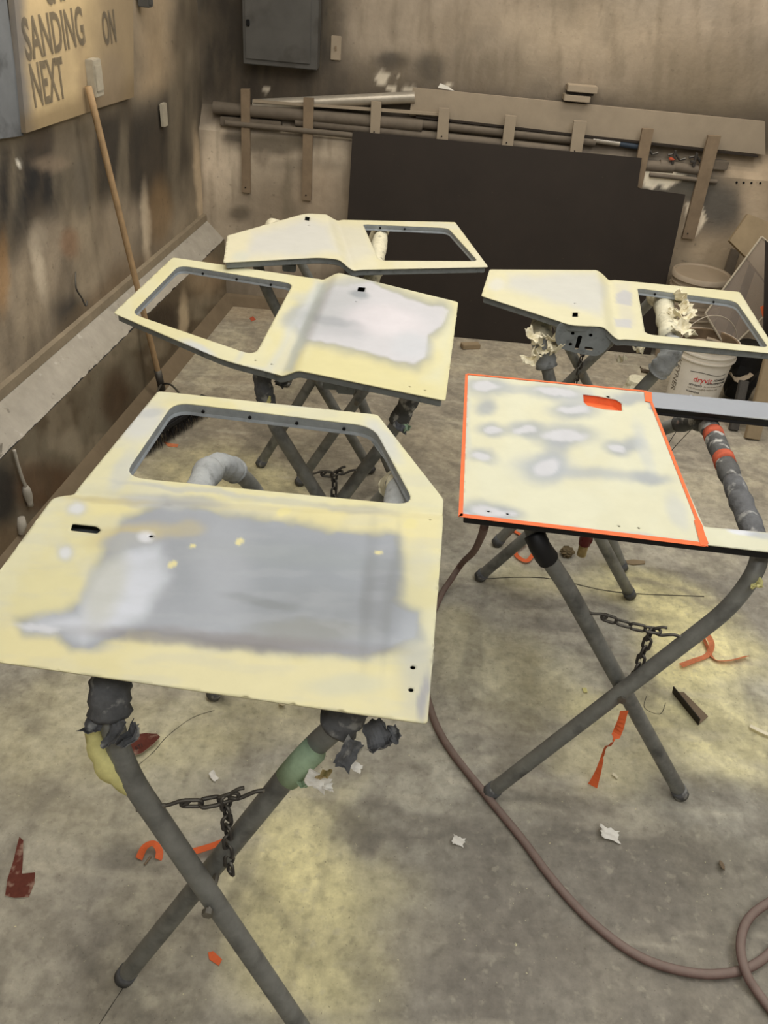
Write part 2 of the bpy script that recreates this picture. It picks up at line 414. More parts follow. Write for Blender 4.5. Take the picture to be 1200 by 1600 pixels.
def fblob(px, py, rx, ry, col, k, ang=0, soft=0.6, warp=0.12, ws=4):
    c = fz(px, py); pt.blob(c[0], c[1], rx, ry, col, k, ang, soft, warp, ws)
fblob(500, 1430, 0.20, 0.22, Y, 0.85); fblob(480, 1310, 0.12, 0.16, Y, 0.40); fblob(560, 1520, .12, .12, Y, .5)
fblob(1090, 1010, 0.20, 0.26, Y, 0.9, 0, 0.5); fblob(1120, 1150, 0.22, 0.16, Y, 0.7); fblob(1000, 920, 0.2, 0.12, Y, 0.55)
fblob(930, 1120, 0.12, 0.1, Y, 0.5); fblob(800, 1060, 0.2, 0.2, Y, 0.25); fblob(960, 1200, .2, .07, Y, .3)
fblob(390, 1120, 0.3, 0.12, Y, 0.30); fblob(90, 1130, 0.28, 0.16, Y, 0.22); fblob(330, 740, 0.3, 0.18, Y, 0.45); fblob(120, 1250, .3, .15, Y, .1)
fblob(420, 770, 0.25, 0.12, Y, 0.4); fblob(270, 1180, 0.2, 0.1, Y, 0.3); fblob(700, 980, 0.12, 0.12, Y, 0.22); fblob(860, 900, .3, .08, Y, .3)
DK = (98, 94, 86)
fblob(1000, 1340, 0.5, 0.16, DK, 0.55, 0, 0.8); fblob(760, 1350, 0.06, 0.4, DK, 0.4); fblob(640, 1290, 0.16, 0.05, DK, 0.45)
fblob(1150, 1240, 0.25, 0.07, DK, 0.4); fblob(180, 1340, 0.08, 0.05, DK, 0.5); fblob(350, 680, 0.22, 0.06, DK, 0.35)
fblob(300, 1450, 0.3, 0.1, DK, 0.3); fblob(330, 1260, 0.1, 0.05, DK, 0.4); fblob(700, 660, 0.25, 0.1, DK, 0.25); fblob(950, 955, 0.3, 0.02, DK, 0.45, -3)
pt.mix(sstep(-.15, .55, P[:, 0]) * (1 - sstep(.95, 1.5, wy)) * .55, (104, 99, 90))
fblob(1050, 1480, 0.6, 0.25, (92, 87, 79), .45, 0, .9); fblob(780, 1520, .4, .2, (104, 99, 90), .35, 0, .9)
sx_ = fbm(P[:, 0] * 2.5 + wy * 3.0, wy * .5 - P[:, 0] * .5, 3.0); pt.mix(sstep(.60, .72, sx_) * .35, (92, 88, 80))
sx_ = fbm(P[:, 0] * 6 - wy, wy * .8, 2.5); pt.mix(sstep(.62, .74, sx_) * .30, (96, 92, 84))
sx_ = fbm(P[:, 0] * .8, wy * 5, 3.5); pt.mix(sstep(.62, .74, sx_) * .28, (174, 168, 150))
fblob(640, 1270, .18, .02, DK, .55, 3); fblob(650, 1310, .16, .018, DK, .5, 3); fblob(1050, 930, .25, .02, (120, 114, 100), .6, -4)
fblob(1100, 640, 0.3, 0.12, (120, 106, 88), 0.5); fblob(380, 480, 0.35, 0.2, (150, 134, 110), 0.5); fblob(400, 500, .2, .05, DK, .3)
tr = np.abs(P[:, 1] - 0.86 - 0.04 * np.sin(P[:, 0] * 3)); pt.mix(np.exp(-(tr / 0.012) ** 2) * 0.3 * (P[:, 0] < 0.3), DK)
colour(fl, pt.c)
# cracks in the concrete
def ribbon(name, pts, w, m, parent):
    Q = smooth_curve([Vector((*onz(a, b)[:2], 0.0006)) for a, b in pts], 5); V = []; Fc = []
    for i, p in enumerate(Q):
        t = (Q[min(i + 1, len(Q) - 1)] - Q[max(i - 1, 0)]).normalized(); nn = Vector((-t.y, t.x, 0)) * w * (0.6 + 0.5 * random.random())
        V += [p + nn, p - nn]
        if i: Fc.append((2 * i - 2, 2 * i - 1, 2 * i + 1, 2 * i))
    pymesh(name, V, Fc, m, parent)
ribbon('crack', [(130, 1640), (175, 1570), (205, 1525)], .0012, M['crack'], fl)
ribbon('crack', [(205, 1205), (240, 1175), (262, 1150), (300, 1122), (335, 1110)], .0011, M['crack'], fl)
ribbon('crack', [(745, 905), (850, 903), (960, 925), (1100, 932)], .003, M['crack'], fl)
ribbon('crack', [(1010, 1088), (1007, 1106), (1031, 1116), (1040, 1098)], .0012, M['crack'], fl)

# back wall: upper face, sloping shoulder, thicker lower face
YB, YL = 2.5 * H, 2.462 * H; ZS0, ZS1 = 0.500 * H, 0.560 * H; ZT = 3.4
def wall_back():
    prof = [(YL, 0), (YL, ZS0), (YB, ZS1), (YB, ZT)]; pts = []
    for (a, b) in zip(prof[:-1], prof[1:]):
        n = max(1, int(math.hypot(b[0] - a[0], b[1] - a[1]) / 0.02))
        pts += [(a[0] + (b[0] - a[0]) * k / n, a[1] + (b[1] - a[1]) * k / n) for k in range(n)]
    pts.append(prof[-1]); xs = np.linspace(-1.45, 3.45, 370); V = []; Fc = []; w = len(xs)
    for j, (y, z) in enumerate(pts):
        for i, x in enumerate(xs):
            V.append((x, y, z))
            if i and j: Fc.append((j * w + i - 1, j * w + i, (j - 1) * w + i, (j - 1) * w + i - 1))
    Fc = [f[::-1] for f in Fc]
    o = pymesh('wall_back', V, Fc, M['wall']); tag(o, kind='structure'); P = np.array(V)
    u, v = projv(P); pt = Paint(u, v, (116, 108, 96))
    pt.noise(0.012, 0.40, 0.70, (92, 84, 72), 0.5); pt.noise(0.004, .4, .6, (140, 128, 112), .5)
    pt.poly([(300, -400), (520, -400), (540, 160), (300, 160)], (38, 35, 31), 30, 0.92, 10)
    pt.poly([(320, 120), (1250, 160), (1250, 260), (320, 170)], (54, 48, 41), 25, 0.8, 10)
    pt.blob(612, 95, 26, 14, (52, 50, 47), 0.85); pt.blob(672, 105, 22, 26, (54, 52, 48), 0.85); pt.blob(760, 80, 60, 40, (96, 90, 82), 0.5)
    pt.blob(560, 130, 110, 36, (66, 60, 52), 0.75, soft=0.9); pt.blob(800, 120, 120, 30, (84, 76, 64), .6, soft=.9); pt.noise(.03, .42, .72, (92, 82, 68), .22, (1.8, .4)); pt.blob(900, 60, 160, 50, (148, 134, 112), 0.35, soft=0.9); pt.blob(1100, 130, 120, 60, (92, 82, 66), 0.7, soft=0.9)
    lo = (160, 148, 130)
    pt.poly([(318, 205), (545, 205), (545, 420), (318, 420)], lo, 12, 0.7, 8)
    pt.blob(345, 255, 30, 55, (178, 165, 146), 0.8, soft=0.4); pt.blob(450, 330, 80, 60, (104, 93, 78), 0.75, soft=0.8)
    pt.blob(365, 215, 22, 9, (62, 57, 50), 0.85); pt.blob(375, 335, 18, 12, (80, 73, 62), 0.8); pt.blob(430, 225, 70, 16, (72, 66, 56), 0.8); pt.poly([(395, 245), (418, 232), (424, 246), (410, 262)], (120, 110, 96), 3, .8, 4); pt.noise(.04, .48, .72, (84, 76, 62), .3, (3, .4)); pt.blob(480, 260, 60, 10, (104, 96, 84), .5)
    pt.blob(500, 300, 40, 40, (140, 126, 108), 0.6); pt.blob(450, 300, 9, 60, (96, 88, 74), .5)
    pt.poly([(1040, 240), (1250, 240), (1250, 480), (1040, 480)], (134, 120, 100), 15, 0.8, 8)
    pt.blob(1120, 320, 48, 42, (70, 68, 64), 0.9, 20, 0.6); pt.blob(1085, 420, 60, 50, (150, 136, 114), 0.5); pt.blob(1180, 330, 22, 60, (162, 146, 124), 0.6)
    pt.blob(1050, 280, 60, 34, (70, 68, 62), .85, 8, .5); pt.poly([(1005, 265), (1045, 265), (1070, 278), (1040, 296), (1030, 288), (1018, 298), (1004, 290)], (214, 202, 180), 2, 1, 3)
    pt.poly([(1072, 318), (1100, 322), (1104, 345), (1085, 372), (1068, 360)], (206, 194, 172), 2, 0.9, 4)
    for (a, b, c, d) in ((597, 122, 10, 10), (612, 140, 9, 6), (640, 140, 10, 6), (624, 121, 3, 3), (415, 142, 4, 3), (700, 136, 6, 4)):
        pt.blob(a, b, c, d, (176, 168, 152), 0.85, soft=0.25, warp=5, wscale=.12)
    colour(o, pt.c); return o
wb = wall_back()
for a in (1151, 1162, 1174, 1188):                      # drilled holes
    c = ony(a, 285 + (a - 1151) * 0.03, YL - 0.001); bm = bmesh.new(); bmesh.ops.create_cone(bm, cap_ends=True, segments=10, radius1=.006, radius2=.006, depth=.004)
    bm.transform(Matrix.Translation(tuple(map(float, c))) @ Matrix.Rotation(math.pi / 2, 4, 'X')); bmobj('drill_hole', bm, M['dark'], wb)

# left wall (runs in direction AZ), with the sloping concrete plinth along its foot
x_in, x_out, z_in, z_out = -0.600 * H, -0.545 * H, 0.254 * H, 0.201 * H
def lp(x0, s, z): return np.array([x0, 5.0, 0]) + AZ * s + np.array([0, 0, z])
wl, P = grid('wall_left', lp(x_in - .01, 0.05, 0.3), AZ * -6.7, (0, 0, ZT - 0.3), 335, 128, M['wall']); tag(wl, kind='structure')
wl.data.flip_normals()
k = P[:, 1] > 0.5; u = np.full(len(P), -3000.); v = np.full(len(P), -3000.); u[k], v[k] = projv(P[k])
pt = Paint(u, v, (124, 113, 97))
pt.noise(0.010, 0.42, 0.62, (92, 84, 72), 0.6, (1.6, 0.5)); pt.noise(0.02, 0.46, 0.72, (146, 133, 112), 0.4, (1.6, 0.3))
pt.poly([(-400, 180), (40, 215), (215, 160), (330, 100), (330, 260), (270, 330), (180, 310), (120, 340), (60, 330), (20, 400), (-400, 420)], (38, 35, 31), 32, 0.92, 18, .015)
pt.blob(35, 300, 50, 60, (24, 25, 27), 0.92, 20, 0.7); pt.blob(100, 270, 26, 9, (34, 32, 30), .8, -18); pt.blob(130, 290, 14, 50, (40, 40, 42), .7); pt.blob(90, 220, 60, 20, (70, 62, 54), 0.7); pt.blob(292, 120, 26, 150, (60, 54, 46), .75); pt.noise(.03, .42, .72, (70, 61, 49), .35, (2, .35)); pt.noise(.012, .48, .7, (150, 138, 116), .25, (2.5, .3))
pt.poly([(200, -300), (270, -300), (262, 130), (222, 150)], (150, 132, 106), 20, 0.6, 10)
pt.blob(118, 495, 30, 34, (44, 42, 40), 0.85, 0, 0.6); pt.blob(62, 420, 9, 50, (176, 164, 144), 0.75, -10, 0.6); pt.blob(60, 370, 14, 24, (140, 130, 114), .6)
pt.blob(229, 355, 7, 60, (178, 164, 142), 0.7, -3, 0.5); pt.blob(250, 330, 18, 50, (112, 92, 66), 0.7); pt.blob(312, 290, 6, 80, (164, 148, 124), 0.8, -4, .5)
pt.blob(5, 430, 10, 60, (140, 108, 70), 0.6); pt.blob(150, 470, 80, 12, (104, 90, 70), 0.5, -40); pt.blob(190, 440, 60, 25, (96, 80, 62), 0.5, -40); pt.blob(110, 380, 14, 20, (120, 84, 58), .4)
pt.blob(80, 255, 30, 12, (118, 104, 88), .6); pt.blob(30, 256, 5, 4, (200, 196, 184), .9, soft=.2)
colour(wl, pt.c)
def prism_along(name, prof, s0, s1, m, n=150):
    V = []; Fc = []; K = len(prof); ss = np.linspace(s0, s1, n)
    for i, s in enumerate(ss):
        for (x, z) in prof: V.append(lp(x, s, z))
        if i:
            for k in range(K - 1): Fc.append(((i - 1) * K + k, (i - 1) * K + k + 1, i * K + k + 1, i * K + k))
    return pymesh(name, V, Fc, m)
led = prism_along('trim_1', [(x_in - .02, z_in + .012), (x_in + .004, z_in), (x_out - .01, z_out + .009), (x_out, z_out)], 0.03, -5.4, M['ledge'], 220)
tag(led, kind='structure')
band = prism_along('trim_3', [(x_in - .01, z_in + .036), (x_in + .008, z_in + .030), (x_in + .012, z_in - .004)], 0.03, -5.4, mat('wall_band_plaster', (134, 122, 102), .9, var=.2, vscale=9, bump=.4), 40); tag(band, kind='structure')
for vtx in led.data.vertices:                           # chipped outer edge
    if vtx.index % 4 == 3: vtx.co.x -= 0.007 * random.random() ** 2; vtx.co.z += 0.004 * random.random()
pl_ = grid('trim_2', lp(x_out, 0.05, 0.0), AZ * -5.6, (0, 0, z_out), 280, 24, M['wall']); o, P = pl_; o.data.flip_normals(); tag(o, kind='structure')
P_ = P; k = P[:, 1] > 0.5; u = np.full(len(P), -3000.); v = np.full(len(P), -3000.); u[k], v[k] = projv(P[k])
pt = Paint(u, v, (98, 90, 75)); pt.noise(0.012, 0.42, 0.6, (70, 58, 42), 0.7); pt.noise(0.02, 0.5, 0.64, (128, 118, 100), 0.5)
pt.blob(70, 760, 60, 40, (72, 50, 30), 0.8); pt.blob(180, 620, 20, 45, (66, 50, 34), 0.8); pt.blob(255, 500, 34, 26, (44, 36, 28), 0.85); pt.noise(.035, .46, .72, (66, 56, 42), .35, (1.8, .4)); pt.blob(0, 770, 26, 60, (26, 25, 24), 0.9)
pt.blob(286, 500, 6, 40, (170, 154, 128), 0.7); pt.blob(20, 860, 60, 40, (92, 74, 52), 0.6); pt.blob(320, 430, 30, 30, (136, 118, 94), 0.6); pt.blob(110, 690, 20, 20, (132, 122, 104), .5)
colour(o, pt.c)
cur = prism_along('baseboard_left', [(x_out, .036 * H), (x_out + .012, .028 * H), (x_out + .050, 0.0)], 0.03, -5.5, M['board'], 60); tag(cur, kind='structure')
cur.data.materials.clear(); cur.data.materials.append(mat('curb_concrete', (118, 104, 84), .9, var=.12, vscale=8, bump=.4))
b_ = pymesh('baseboard_back', [(-1.3, YL, .07), (3.4, YL, .07), (3.4, YL - .012, .056), (-1.3, YL - .012, .056), (3.4, YL - .035, 0), (-1.3, YL - .035, 0)],
            [(0, 3, 2, 1), (3, 5, 4, 2)], cur.data.materials[0]); tag(b_, kind='structure')
# rest of the room (outside the frame), plain
c_ = pymesh('ceiling', [(-2.6, -1.6, ZT), (3.45, -1.6, ZT), (3.45, 5.05, ZT), (-2.6, 5.05, ZT)], [(0, 3, 2, 1)], M['ceiling']); tag(c_, kind='structure')
w_ = pymesh('wall_right', [(3.45, -1.6, 0), (3.45, 5.05, 0), (3.45, 5.05, ZT), (3.45, -1.6, ZT)], [(0, 1, 2, 3)], M['ceiling']); tag(w_, kind='structure')
w_ = pymesh('wall_front', [(-2.6, -1.6, 0), (3.45, -1.6, 0), (3.45, -1.6, ZT), (-2.6, -1.6, ZT)], [(0, 3, 2, 1)], M['ceiling']); tag(w_, kind='structure')
# grey metal lining left of the sign
XS = x_in + 0.012
pymesh_l = [onleft(-60, -60, XS), onleft(3, -60, XS), onleft(37, 212, XS), onleft(-60, 225, XS)]
o = pymesh('wall_panel', [tuple(p) for p in pymesh_l] + [tuple(p - LN * .01) for p in pymesh_l], [(0, 3, 2, 1), (0, 1, 5, 4), (1, 2, 6, 5), (2, 3, 7, 6)], M['metalgrey'], wl)

# ================================================================== WALL THINGS
def sign():
    xs = x_in + 0.03; A = [onleft(14, -90, xs), onleft(41, 208, xs), onleft(212, 152, xs), onleft(210, -90, xs)]
    t = thing('wall_sign', 'large old yellowed plywood sign with faded stencilled words on the left wall', 'sign', A[1])
    mtx = frame3(A[1], -AZ * -1, LN); inv = mtx.inverted()
    q = [tuple((inv @ Vector(p))[:2]) for p in A]
    crack = [onleft(126, -60, xs), onleft(128, 20, xs), onleft(133, 80, xs), onleft(137, 130, xs), onleft(142, 175, xs)]
    cr = [tuple((inv @ Vector(p))[:2]) for p in crack]
    xlo = (inv @ Vector(onleft(126, -90, xs)))[0]
    left = [q[1], (cr[4][0] - .004, cr[4][1] + .002), (cr[3][0] - .003, cr[3][1]), (cr[2][0] - .003, cr[2][1]), (cr[1][0] - .002, cr[1][1]), (cr[0][0] - .002, q[0][1]), q[0]]
    right = [(cr[4][0] + .003, cr[4][1] + .002), q[2], q[3], (cr[0][0] + .002, q[0][1]), (cr[1][0] + .002, cr[1][1]), (cr[2][0] + .004, cr[2][1]), (cr[3][0] + .003, cr[3][1])]
    for nm, ol, thk in (('board', left, .022), ('board', right, .014)):
        V, Fc = cdt(densify(ol, .02), [], .02); n = len(V)
        z0 = 0 if thk > .02 else -.008
        PP = [mtx @ Vector((a, b, z0)) for a, b in V] + [mtx @ Vector((a, b, z0 - thk)) for a, b in V]
        faces = [tuple(f) for f in Fc]; e = {(f[i], f[(i + 1) % 3]) for f in Fc for i in range(3)}
        faces += [(b, a, a + n, b + n) for (a, b) in e if (b, a) not in e]
        o = pymesh(nm, PP, faces, M['sign'], t); W = np.array([tuple(p) for p in PP]); u, v = projv(W)
        pt = Paint(u, v, (164, 146, 112)); pt.noise(0.01, .4, .6, (146, 130, 102), .5)
        pt.poly([(0, -100), (30, -100), (52, 215), (20, 215)], (84, 84, 86), 10, 0.85, 6)
        pt.poly([(150, -100), (300, -100), (300, 300), (120, 300), (150, 90)], (112, 99, 80), 30, 0.8, 10)
        pt.poly([(20, 185), (250, 110), (250, 230), (20, 230)], (96, 82, 60), 15, 0.7, 8)
        pt.blob(165, 130, 30, 50, (112, 100, 84), .6); pt.poly([(118, 60), (135, 60), (142, 180), (130, 180)], (120, 104, 82), 8, .5)
        colour(o, pt.c)
    def word(s, a, b, h, sx, zoff, off=.004):
        p = Vector(onleft(*a, xs + zoff)); e = Vector(onleft(*b, xs + zoff)); mm = frame3(p, e - p, LN)
        textobj('lettering', s, h, mm, M['stencil'], t, sx=sx, extrude=.0008, offset=off)
    word('CAS', (72, 8), (140, -14), .115, .55, .002)
    word('SANDING', (42, 94), (140, 66), .125, .60, .002)
    word('ON', (163, 70), (230, 50), .115, .5, -.005)
    word('NEXT', (54, 167), (110, 149), .135, .50, .002)
sign()
# switch box and small fittings on the left wall
def wallbox(label, name, cat, corners, x0, depth, m, extra=None):
    A = [Vector(onleft(*c, x0)) for c in corners]; c = sum(A, Vector()) / 4
    w = ((A[1] - A[0]).length + (A[2] - A[3]).length) / 2; h = abs(A[0].z - A[3].z)
    t = thing(name, label, cat, c - Vector(LN) * depth)
    R = frame3((0, 0, 0), AZ, (0, 0, 1)).to_3x3()
    box('body', c - Vector(LN) * depth / 2, (w, depth, h), m, t, R)
    if extra: extra(t, c, w, h, R)
    return t
wallbox('pale switch box screwed on the lower right of the old sign', 'switch_box', 'switch box', [(146, 93), (158, 91), (163, 150), (150, 153)], x_in + .062, .035, M['switch'],
        lambda t, c, w, h, R: box('cover_plate', c + Vector(LN) * .002, (w * .8, .004, h * .7), M['switch'], t, R))
wallbox('small grey switch box high on the left wall near the corner', 'switch_box', 'switch box', [(230, -30), (236, -30), (240, 12), (232, 12)], x_in + .05, .05, M['box'],
        lambda t, c, w, h, R: (box('cover_plate', c + Vector(LN) * .002, (w * .8, .004, h * .8), M['box'], t, R)))
wallbox('thin pale bracket strip on the left wall beside the corner', 'wall_bracket', 'bracket', [(255, 161), (261, 161), (263, 198), (257, 198)], x_in + .02, .02, M['switch'])
# bent hook on left wall
hk = sweep(smooth_curve([onleft(118, 425, x_in), onleft(119, 450, x_in + .015), onleft(128, 466, x_in + .02), onleft(134, 478, x_in + .03), onleft(136, 470, x_in + .03)], 5), .0035, 8)
tag(bmobj('wall_hook', hk, M['chain'], None, True), 'small bent wire hook on the left wall above the concrete ledge', 'hook')

# socket and cable at left edge on the ledge
t = thing('socket_block', 'broken pale plaster block at the end of the left ledge at the frame edge', 'block', lp(x_out, -3.75, z_out))
c = Vector(onpl(-6, 712, (x_out, 5, 0), LN)) + Vector((-.03, 0, .01))
bm = bmesh.new(); bmesh.ops.create_cube(bm, size=1); bmesh.ops.subdivide_edges(bm, edges=bm.edges[:], cuts=4, use_grid_fill=True)
for vv_ in bm.verts: vv_.co = Vector((vv_.co.x * .06, vv_.co.y * .10, vv_.co.z * .07)) + Vector((random.uniform(-.004, .004),) * 3)
bm.transform(Matrix.Translation(c)); bmobj('body', bm, M['ledge'], t)
bm = bmesh.new(); bmesh.ops.create_cone(bm, cap_ends=True, segments=16, radius1=.016, radius2=.016, depth=.004); bm.transform(Matrix.Translation(c + Vector((.0, 0, .036)))); bmobj('opening', bm, M['dark'], t)
p = [onpl(a, b, (x_out + .012, 5, 0), LN) for a, b in ((22, 703), (27, 722), (34, 745), (40, 760), (48, 790))]
t = thing('hanging_cable', 'paint-caked cable hanging down the left plinth with a flat lug end', 'cable', p[-1])
bmobj('cable', sweep(smooth_curve(p[:4], 5), .006, 8, .2), M['ledge'], t, True)
bm = sweep(smooth_curve(p[3:], 5), lambda q: .006 + .011 * math.sin(min(q * 1.4, 1) * math.pi * .75 + .3), 10, .1); bmobj('lug', bm, M['ledge'], t, True)
bm = sweep([onpl(a, b, (x_out + .01, 5, 0), LN) for a, b in ((33, 808), (34, 820), (33, 835))], lambda q: [.013, .018, .010][int(round(q * 2))], 12)
tag(bmobj('plaster_knob', bm, M['ledge'], None, True), 'oval plaster-caked knob on the left plinth below the hanging cable', 'knob')

# electrical cabinet on back wall
A = [Vector(ony(*p, YB - .10)) for p in ((385, -60), (500, -60), (496, 106), (381, 99))]
t = thing('electrical_cabinet', 'grey metal electrical cabinet high on the back wall near the corner', 'cabinet', (A[0] + A[1]) / 2)
x0, x1 = A[3].x, A[2].x; z0, z1 = A[3].z, A[0].z + .3
box('body', ((x0 + x1) / 2, YB - .055, (z0 + z1) / 2), (x1 - x0, .11, z1 - z0), M['box'], t)
box('door', ((x0 + x1) / 2 - .012, YB - .114, (z0 + z1) / 2 + .01), (x1 - x0 - .05, .008, z1 - z0 - .03), M['box'], t)
box('latch', (x0 + .03, YB - .122, A[3].z + .19), (.018, .012, .03), M['dark'], t)
# outlet plate
c = Vector(ony(525, 75, YB - .005)); t = thing('outlet_plate', 'painted-over outlet plate on the back wall right of the cabinet', 'outlet', c)
box('cover_plate', c, (.055, .01, .115), M['plank'], t); box('toggle', c + Vector((0, -.008, 0)), (.008, .012, .02), M['board'], t, bevel=.001)
# wooden block on the back wall above the long plank
c = Vector(ony(906, 145, YB - .04)); t = thing('wall_block', 'small wooden block with a dark groove on the back wall above the long plank', 'block', c)
box('upper_piece', c + Vector((.005, 0, .022)), (.16, .08, .032), M['plank'], t); box('groove', c + Vector((.0, .01, 0)), (.14, .06, .014), M['sheet'], t, bevel=0); box('lower_piece', c + Vector((-.015, 0, -.025)), (.14, .08, .03), M['plank'], t)

# ================================================================== RACK OF PIPES
def pipe(name, a, b, r, y0, y1, m, label, cat='pipe', group=None, collar=None):
    p, q = Vector(ony(*a, y0 * H)), Vector(ony(*b, y1 * H))
    bm = sweep(resample([p, q], .15), r, 14); o = bmobj(name, bm, m, None, True); autosmooth(o, 50)
    tag(o, label, cat, group); return o
pipe('conduit', (396, 164), (648, 152), .030, 2.478, 2.478, M['pipe_lt'], 'thick pale shiny tube lying highest on the wall rack left of the plank')
pipe('pipe', (334, 168), (660, 196), .033, 2.470, 2.470, M['pipe'], 'thick dark pipe with its end nearest the left corner on the rack')
pipe('pipe', (352, 192), (556, 212), .015, 2.452, 2.452, M['pipe'], 'thin lower pipe crossing two brackets left of the dark sheet')
pipe('pipe', (462, 190), (905, 238), .026, 2.470, 2.470, M['pipe'], 'long dusty pipe just above the dark sheet edge in the rack')
pipe('pipe', (614, 188), (930, 222), .024, 2.474, 2.474, M['pipe'], 'dusty pipe with a broken end directly under the long plank')
pipe('pipe', (905, 250), (1052, 262), .030, 2.468, 2.468, M['pipe'], 'short thick pipe ending right of the notch in the dark sheet')
pipe('pipe', (1030, 257), (1105, 268), .026, 2.468, 2.468, M['pipe'], 'short stub of pipe behind the tilted bracket on the right')
pipe('pipe', (1015, 273), (1120, 284), .012, 2.456, 2.456, M['pipe'], 'thin pipe lowest on the right end of the rack')
pipe('conduit', (926, 218), (968, 224), .016, 2.472, 2.472, M['pipe_lt'], 'short shiny metal pipe end below the plank near the notch')
pipe('pipe', (968, 224), (1000, 229), .018, 2.473, 2.473, mat('blue_grey_pipe', (52, 62, 74), .6), 'short dark blue pipe sleeve beside the shiny pipe end')
# thin strip lying along the rack
o = board_px('wood_strip', [(395, 156), (700, 178), (700, 182), (395, 160)], 2.458, .03, M['plank']); tag(o, 'thin wooden strip slanting across the pipes left of the plank', 'strip')
o = board_px('shadow_strip', [(650, 181), (1185, 243), (1185, 246), (650, 184)], 2.464, .03, M['sheet']); tag(o, 'long thin dark strip drawn as the shadow line under the plank', 'strip')  # no real strip: dark colour makes the shadow line below the plank
for i, (x0_, x1_, yy, lab) in enumerate(((345, 440, 188, 'short dusty block lying on the rack behind the first bracket'), (1098, 1136, 255, 'squared dusty block at the right end of the rack'))):
    a = Vector(ony(x0_, yy, 2.466 * H)); b = Vector(ony(x1_, yy + (x1_ - x0_) * .09, 2.466 * H)); c = (a + b) / 2
    o = box('wood_block', c, ((b - a).length, .05, .045), M['pipe'], None, frame3((0, 0, 0), b - a, (0, 0, 1)).to_3x3()); tag(o, lab, 'block')
def clamp(px, py, lab, red):
    c = Vector(ony(px, py, 2.468 * H)); t = thing('pipe_clamp', lab, 'clamp', c)
    bmobj('arm', sweep([c + Vector((-.04, 0, .0)), c + Vector((0, 0, .01)), c + Vector((.03, 0, -.02)), c + Vector((.06, 0, -.01))], .007, 8), M['chain'], t)
    bmobj('screw', sweep([c + Vector((-.01, -.02, -.04)), c + Vector((-.01, -.02, .03))], .008, 8), M['chain'], t)
    box('pad', c + Vector((-.02, -.02, -.015)), (.03, .02, .012), M['rust_tape'] if red else M['chain'], t)
clamp(1055, 243, 'rusty clamp with a red pad lying on the rack behind the right pipes', True); clamp(1088, 247, 'dark twisted clamp beside the tilted bracket on the rack', False); clamp(1012, 234, 'small dark clamp just right of the notch bracket', False)
# long plank
o = board_px('plank', [(645, 137), (1195, 190), (1196, 242), (640, 180)], 2.474, .018, M['plank']); tag(o, 'long pale dusty plank lying along the top of the pipe rack', 'plank')
o = pymesh('paper_scrap', [Vector(ony(a, b, 2.474 * H + .01)) for a, b in ((684, 137), (688, 130), (700, 135), (710, 142))], [(0, 1, 2, 3)], M['white']); tag(o, 'white torn scrap sticking up behind the plank left end', 'scrap')
# vertical brackets nailed to the wall
BR = [((376, 139), (390, 139), (391, 302), (378, 300), 'leftmost rack bracket, a tall board nearest the corner'),
      ((474, 153), (490, 154), (486, 314), (472, 312), 'tall rack bracket second from the corner left of the dark sheet'),
      ((580, 158), (596, 160), (593, 215), (578, 212), 'short rack bracket board at the left part of the dark sheet'),
      ((686, 169), (702, 170), (700, 222), (682, 220), 'rack bracket board in front of the left end of the plank'),
      ((790, 180), (807, 182), (801, 232), (784, 230), 'rack bracket board halfway along the plank'),
      ((897, 189), (917, 190), (908, 245), (890, 243), 'rack bracket board below the grooved wall block'),
      ((1004, 201), (1022, 202), (1003, 294), (987, 292), 'rack bracket board standing in the notch of the dark sheet'),
      ((1107, 212), (1127, 213), (1085, 374), (1066, 372), 'long tilted rack bracket rightmost in the row')]
for a, b, c, d, lab in BR:
    t = thing('rack_bracket', lab, 'bracket', ony(*d, 2.452 * H), 'brackets holding the pipe rack')
    board_px('board', [a, b, c, d], 2.450, .022, M['board'] if d[1] > 250 else M['plank'], t)
    q = Vector(ony((c[0] + d[0]) / 2 - 1, c[1] - 9, 2.450 * H - .001)); bm = bmesh.new(); bmesh.ops.create_cone(bm, cap_ends=True, segments=8, radius1=.004, radius2=.004, depth=.004)
    bm.transform(Matrix.Translation(q) @ Matrix.Rotation(math.pi / 2, 4, 'X')); bmobj('nail', bm, M['dark'], t)

# dark hardboard sheet leaning on the rack
yb, yt, zt = 2.362 * H, 2.444 * H, .52 * H
n_s = Vector((0, -zt, (yt - yb))).normalized(); p_s = Vector((0, yb, 0))
def onsheet(px, py): return Vector(onpl(px, py, p_s, n_s))
q = [onsheet(551, 205), onsheet(1003, 247), onsheet(996, 294), onsheet(1071, 304)]
mtx = frame3((0, yb, 0), (1, 0, 0), n_s); inv = mtx.inverted(); q2 = [(inv @ p)[:2] for p in q]
ol = [(q2[0][0], 0.001), (q2[0][0], q2[0][1]), (q2[1][0], q2[1][1]), (q2[2][0], q2[2][1]), (q2[3][0], q2[3][1]), (q2[3][0] + .01, 0.001)]
o = plate('hardboard_sheet', ol[::-1], [], .008, mtx, M['sheet']); tag(o, 'big dark brown hardboard sheet with a notched corner leaning on the back wall', 'board')

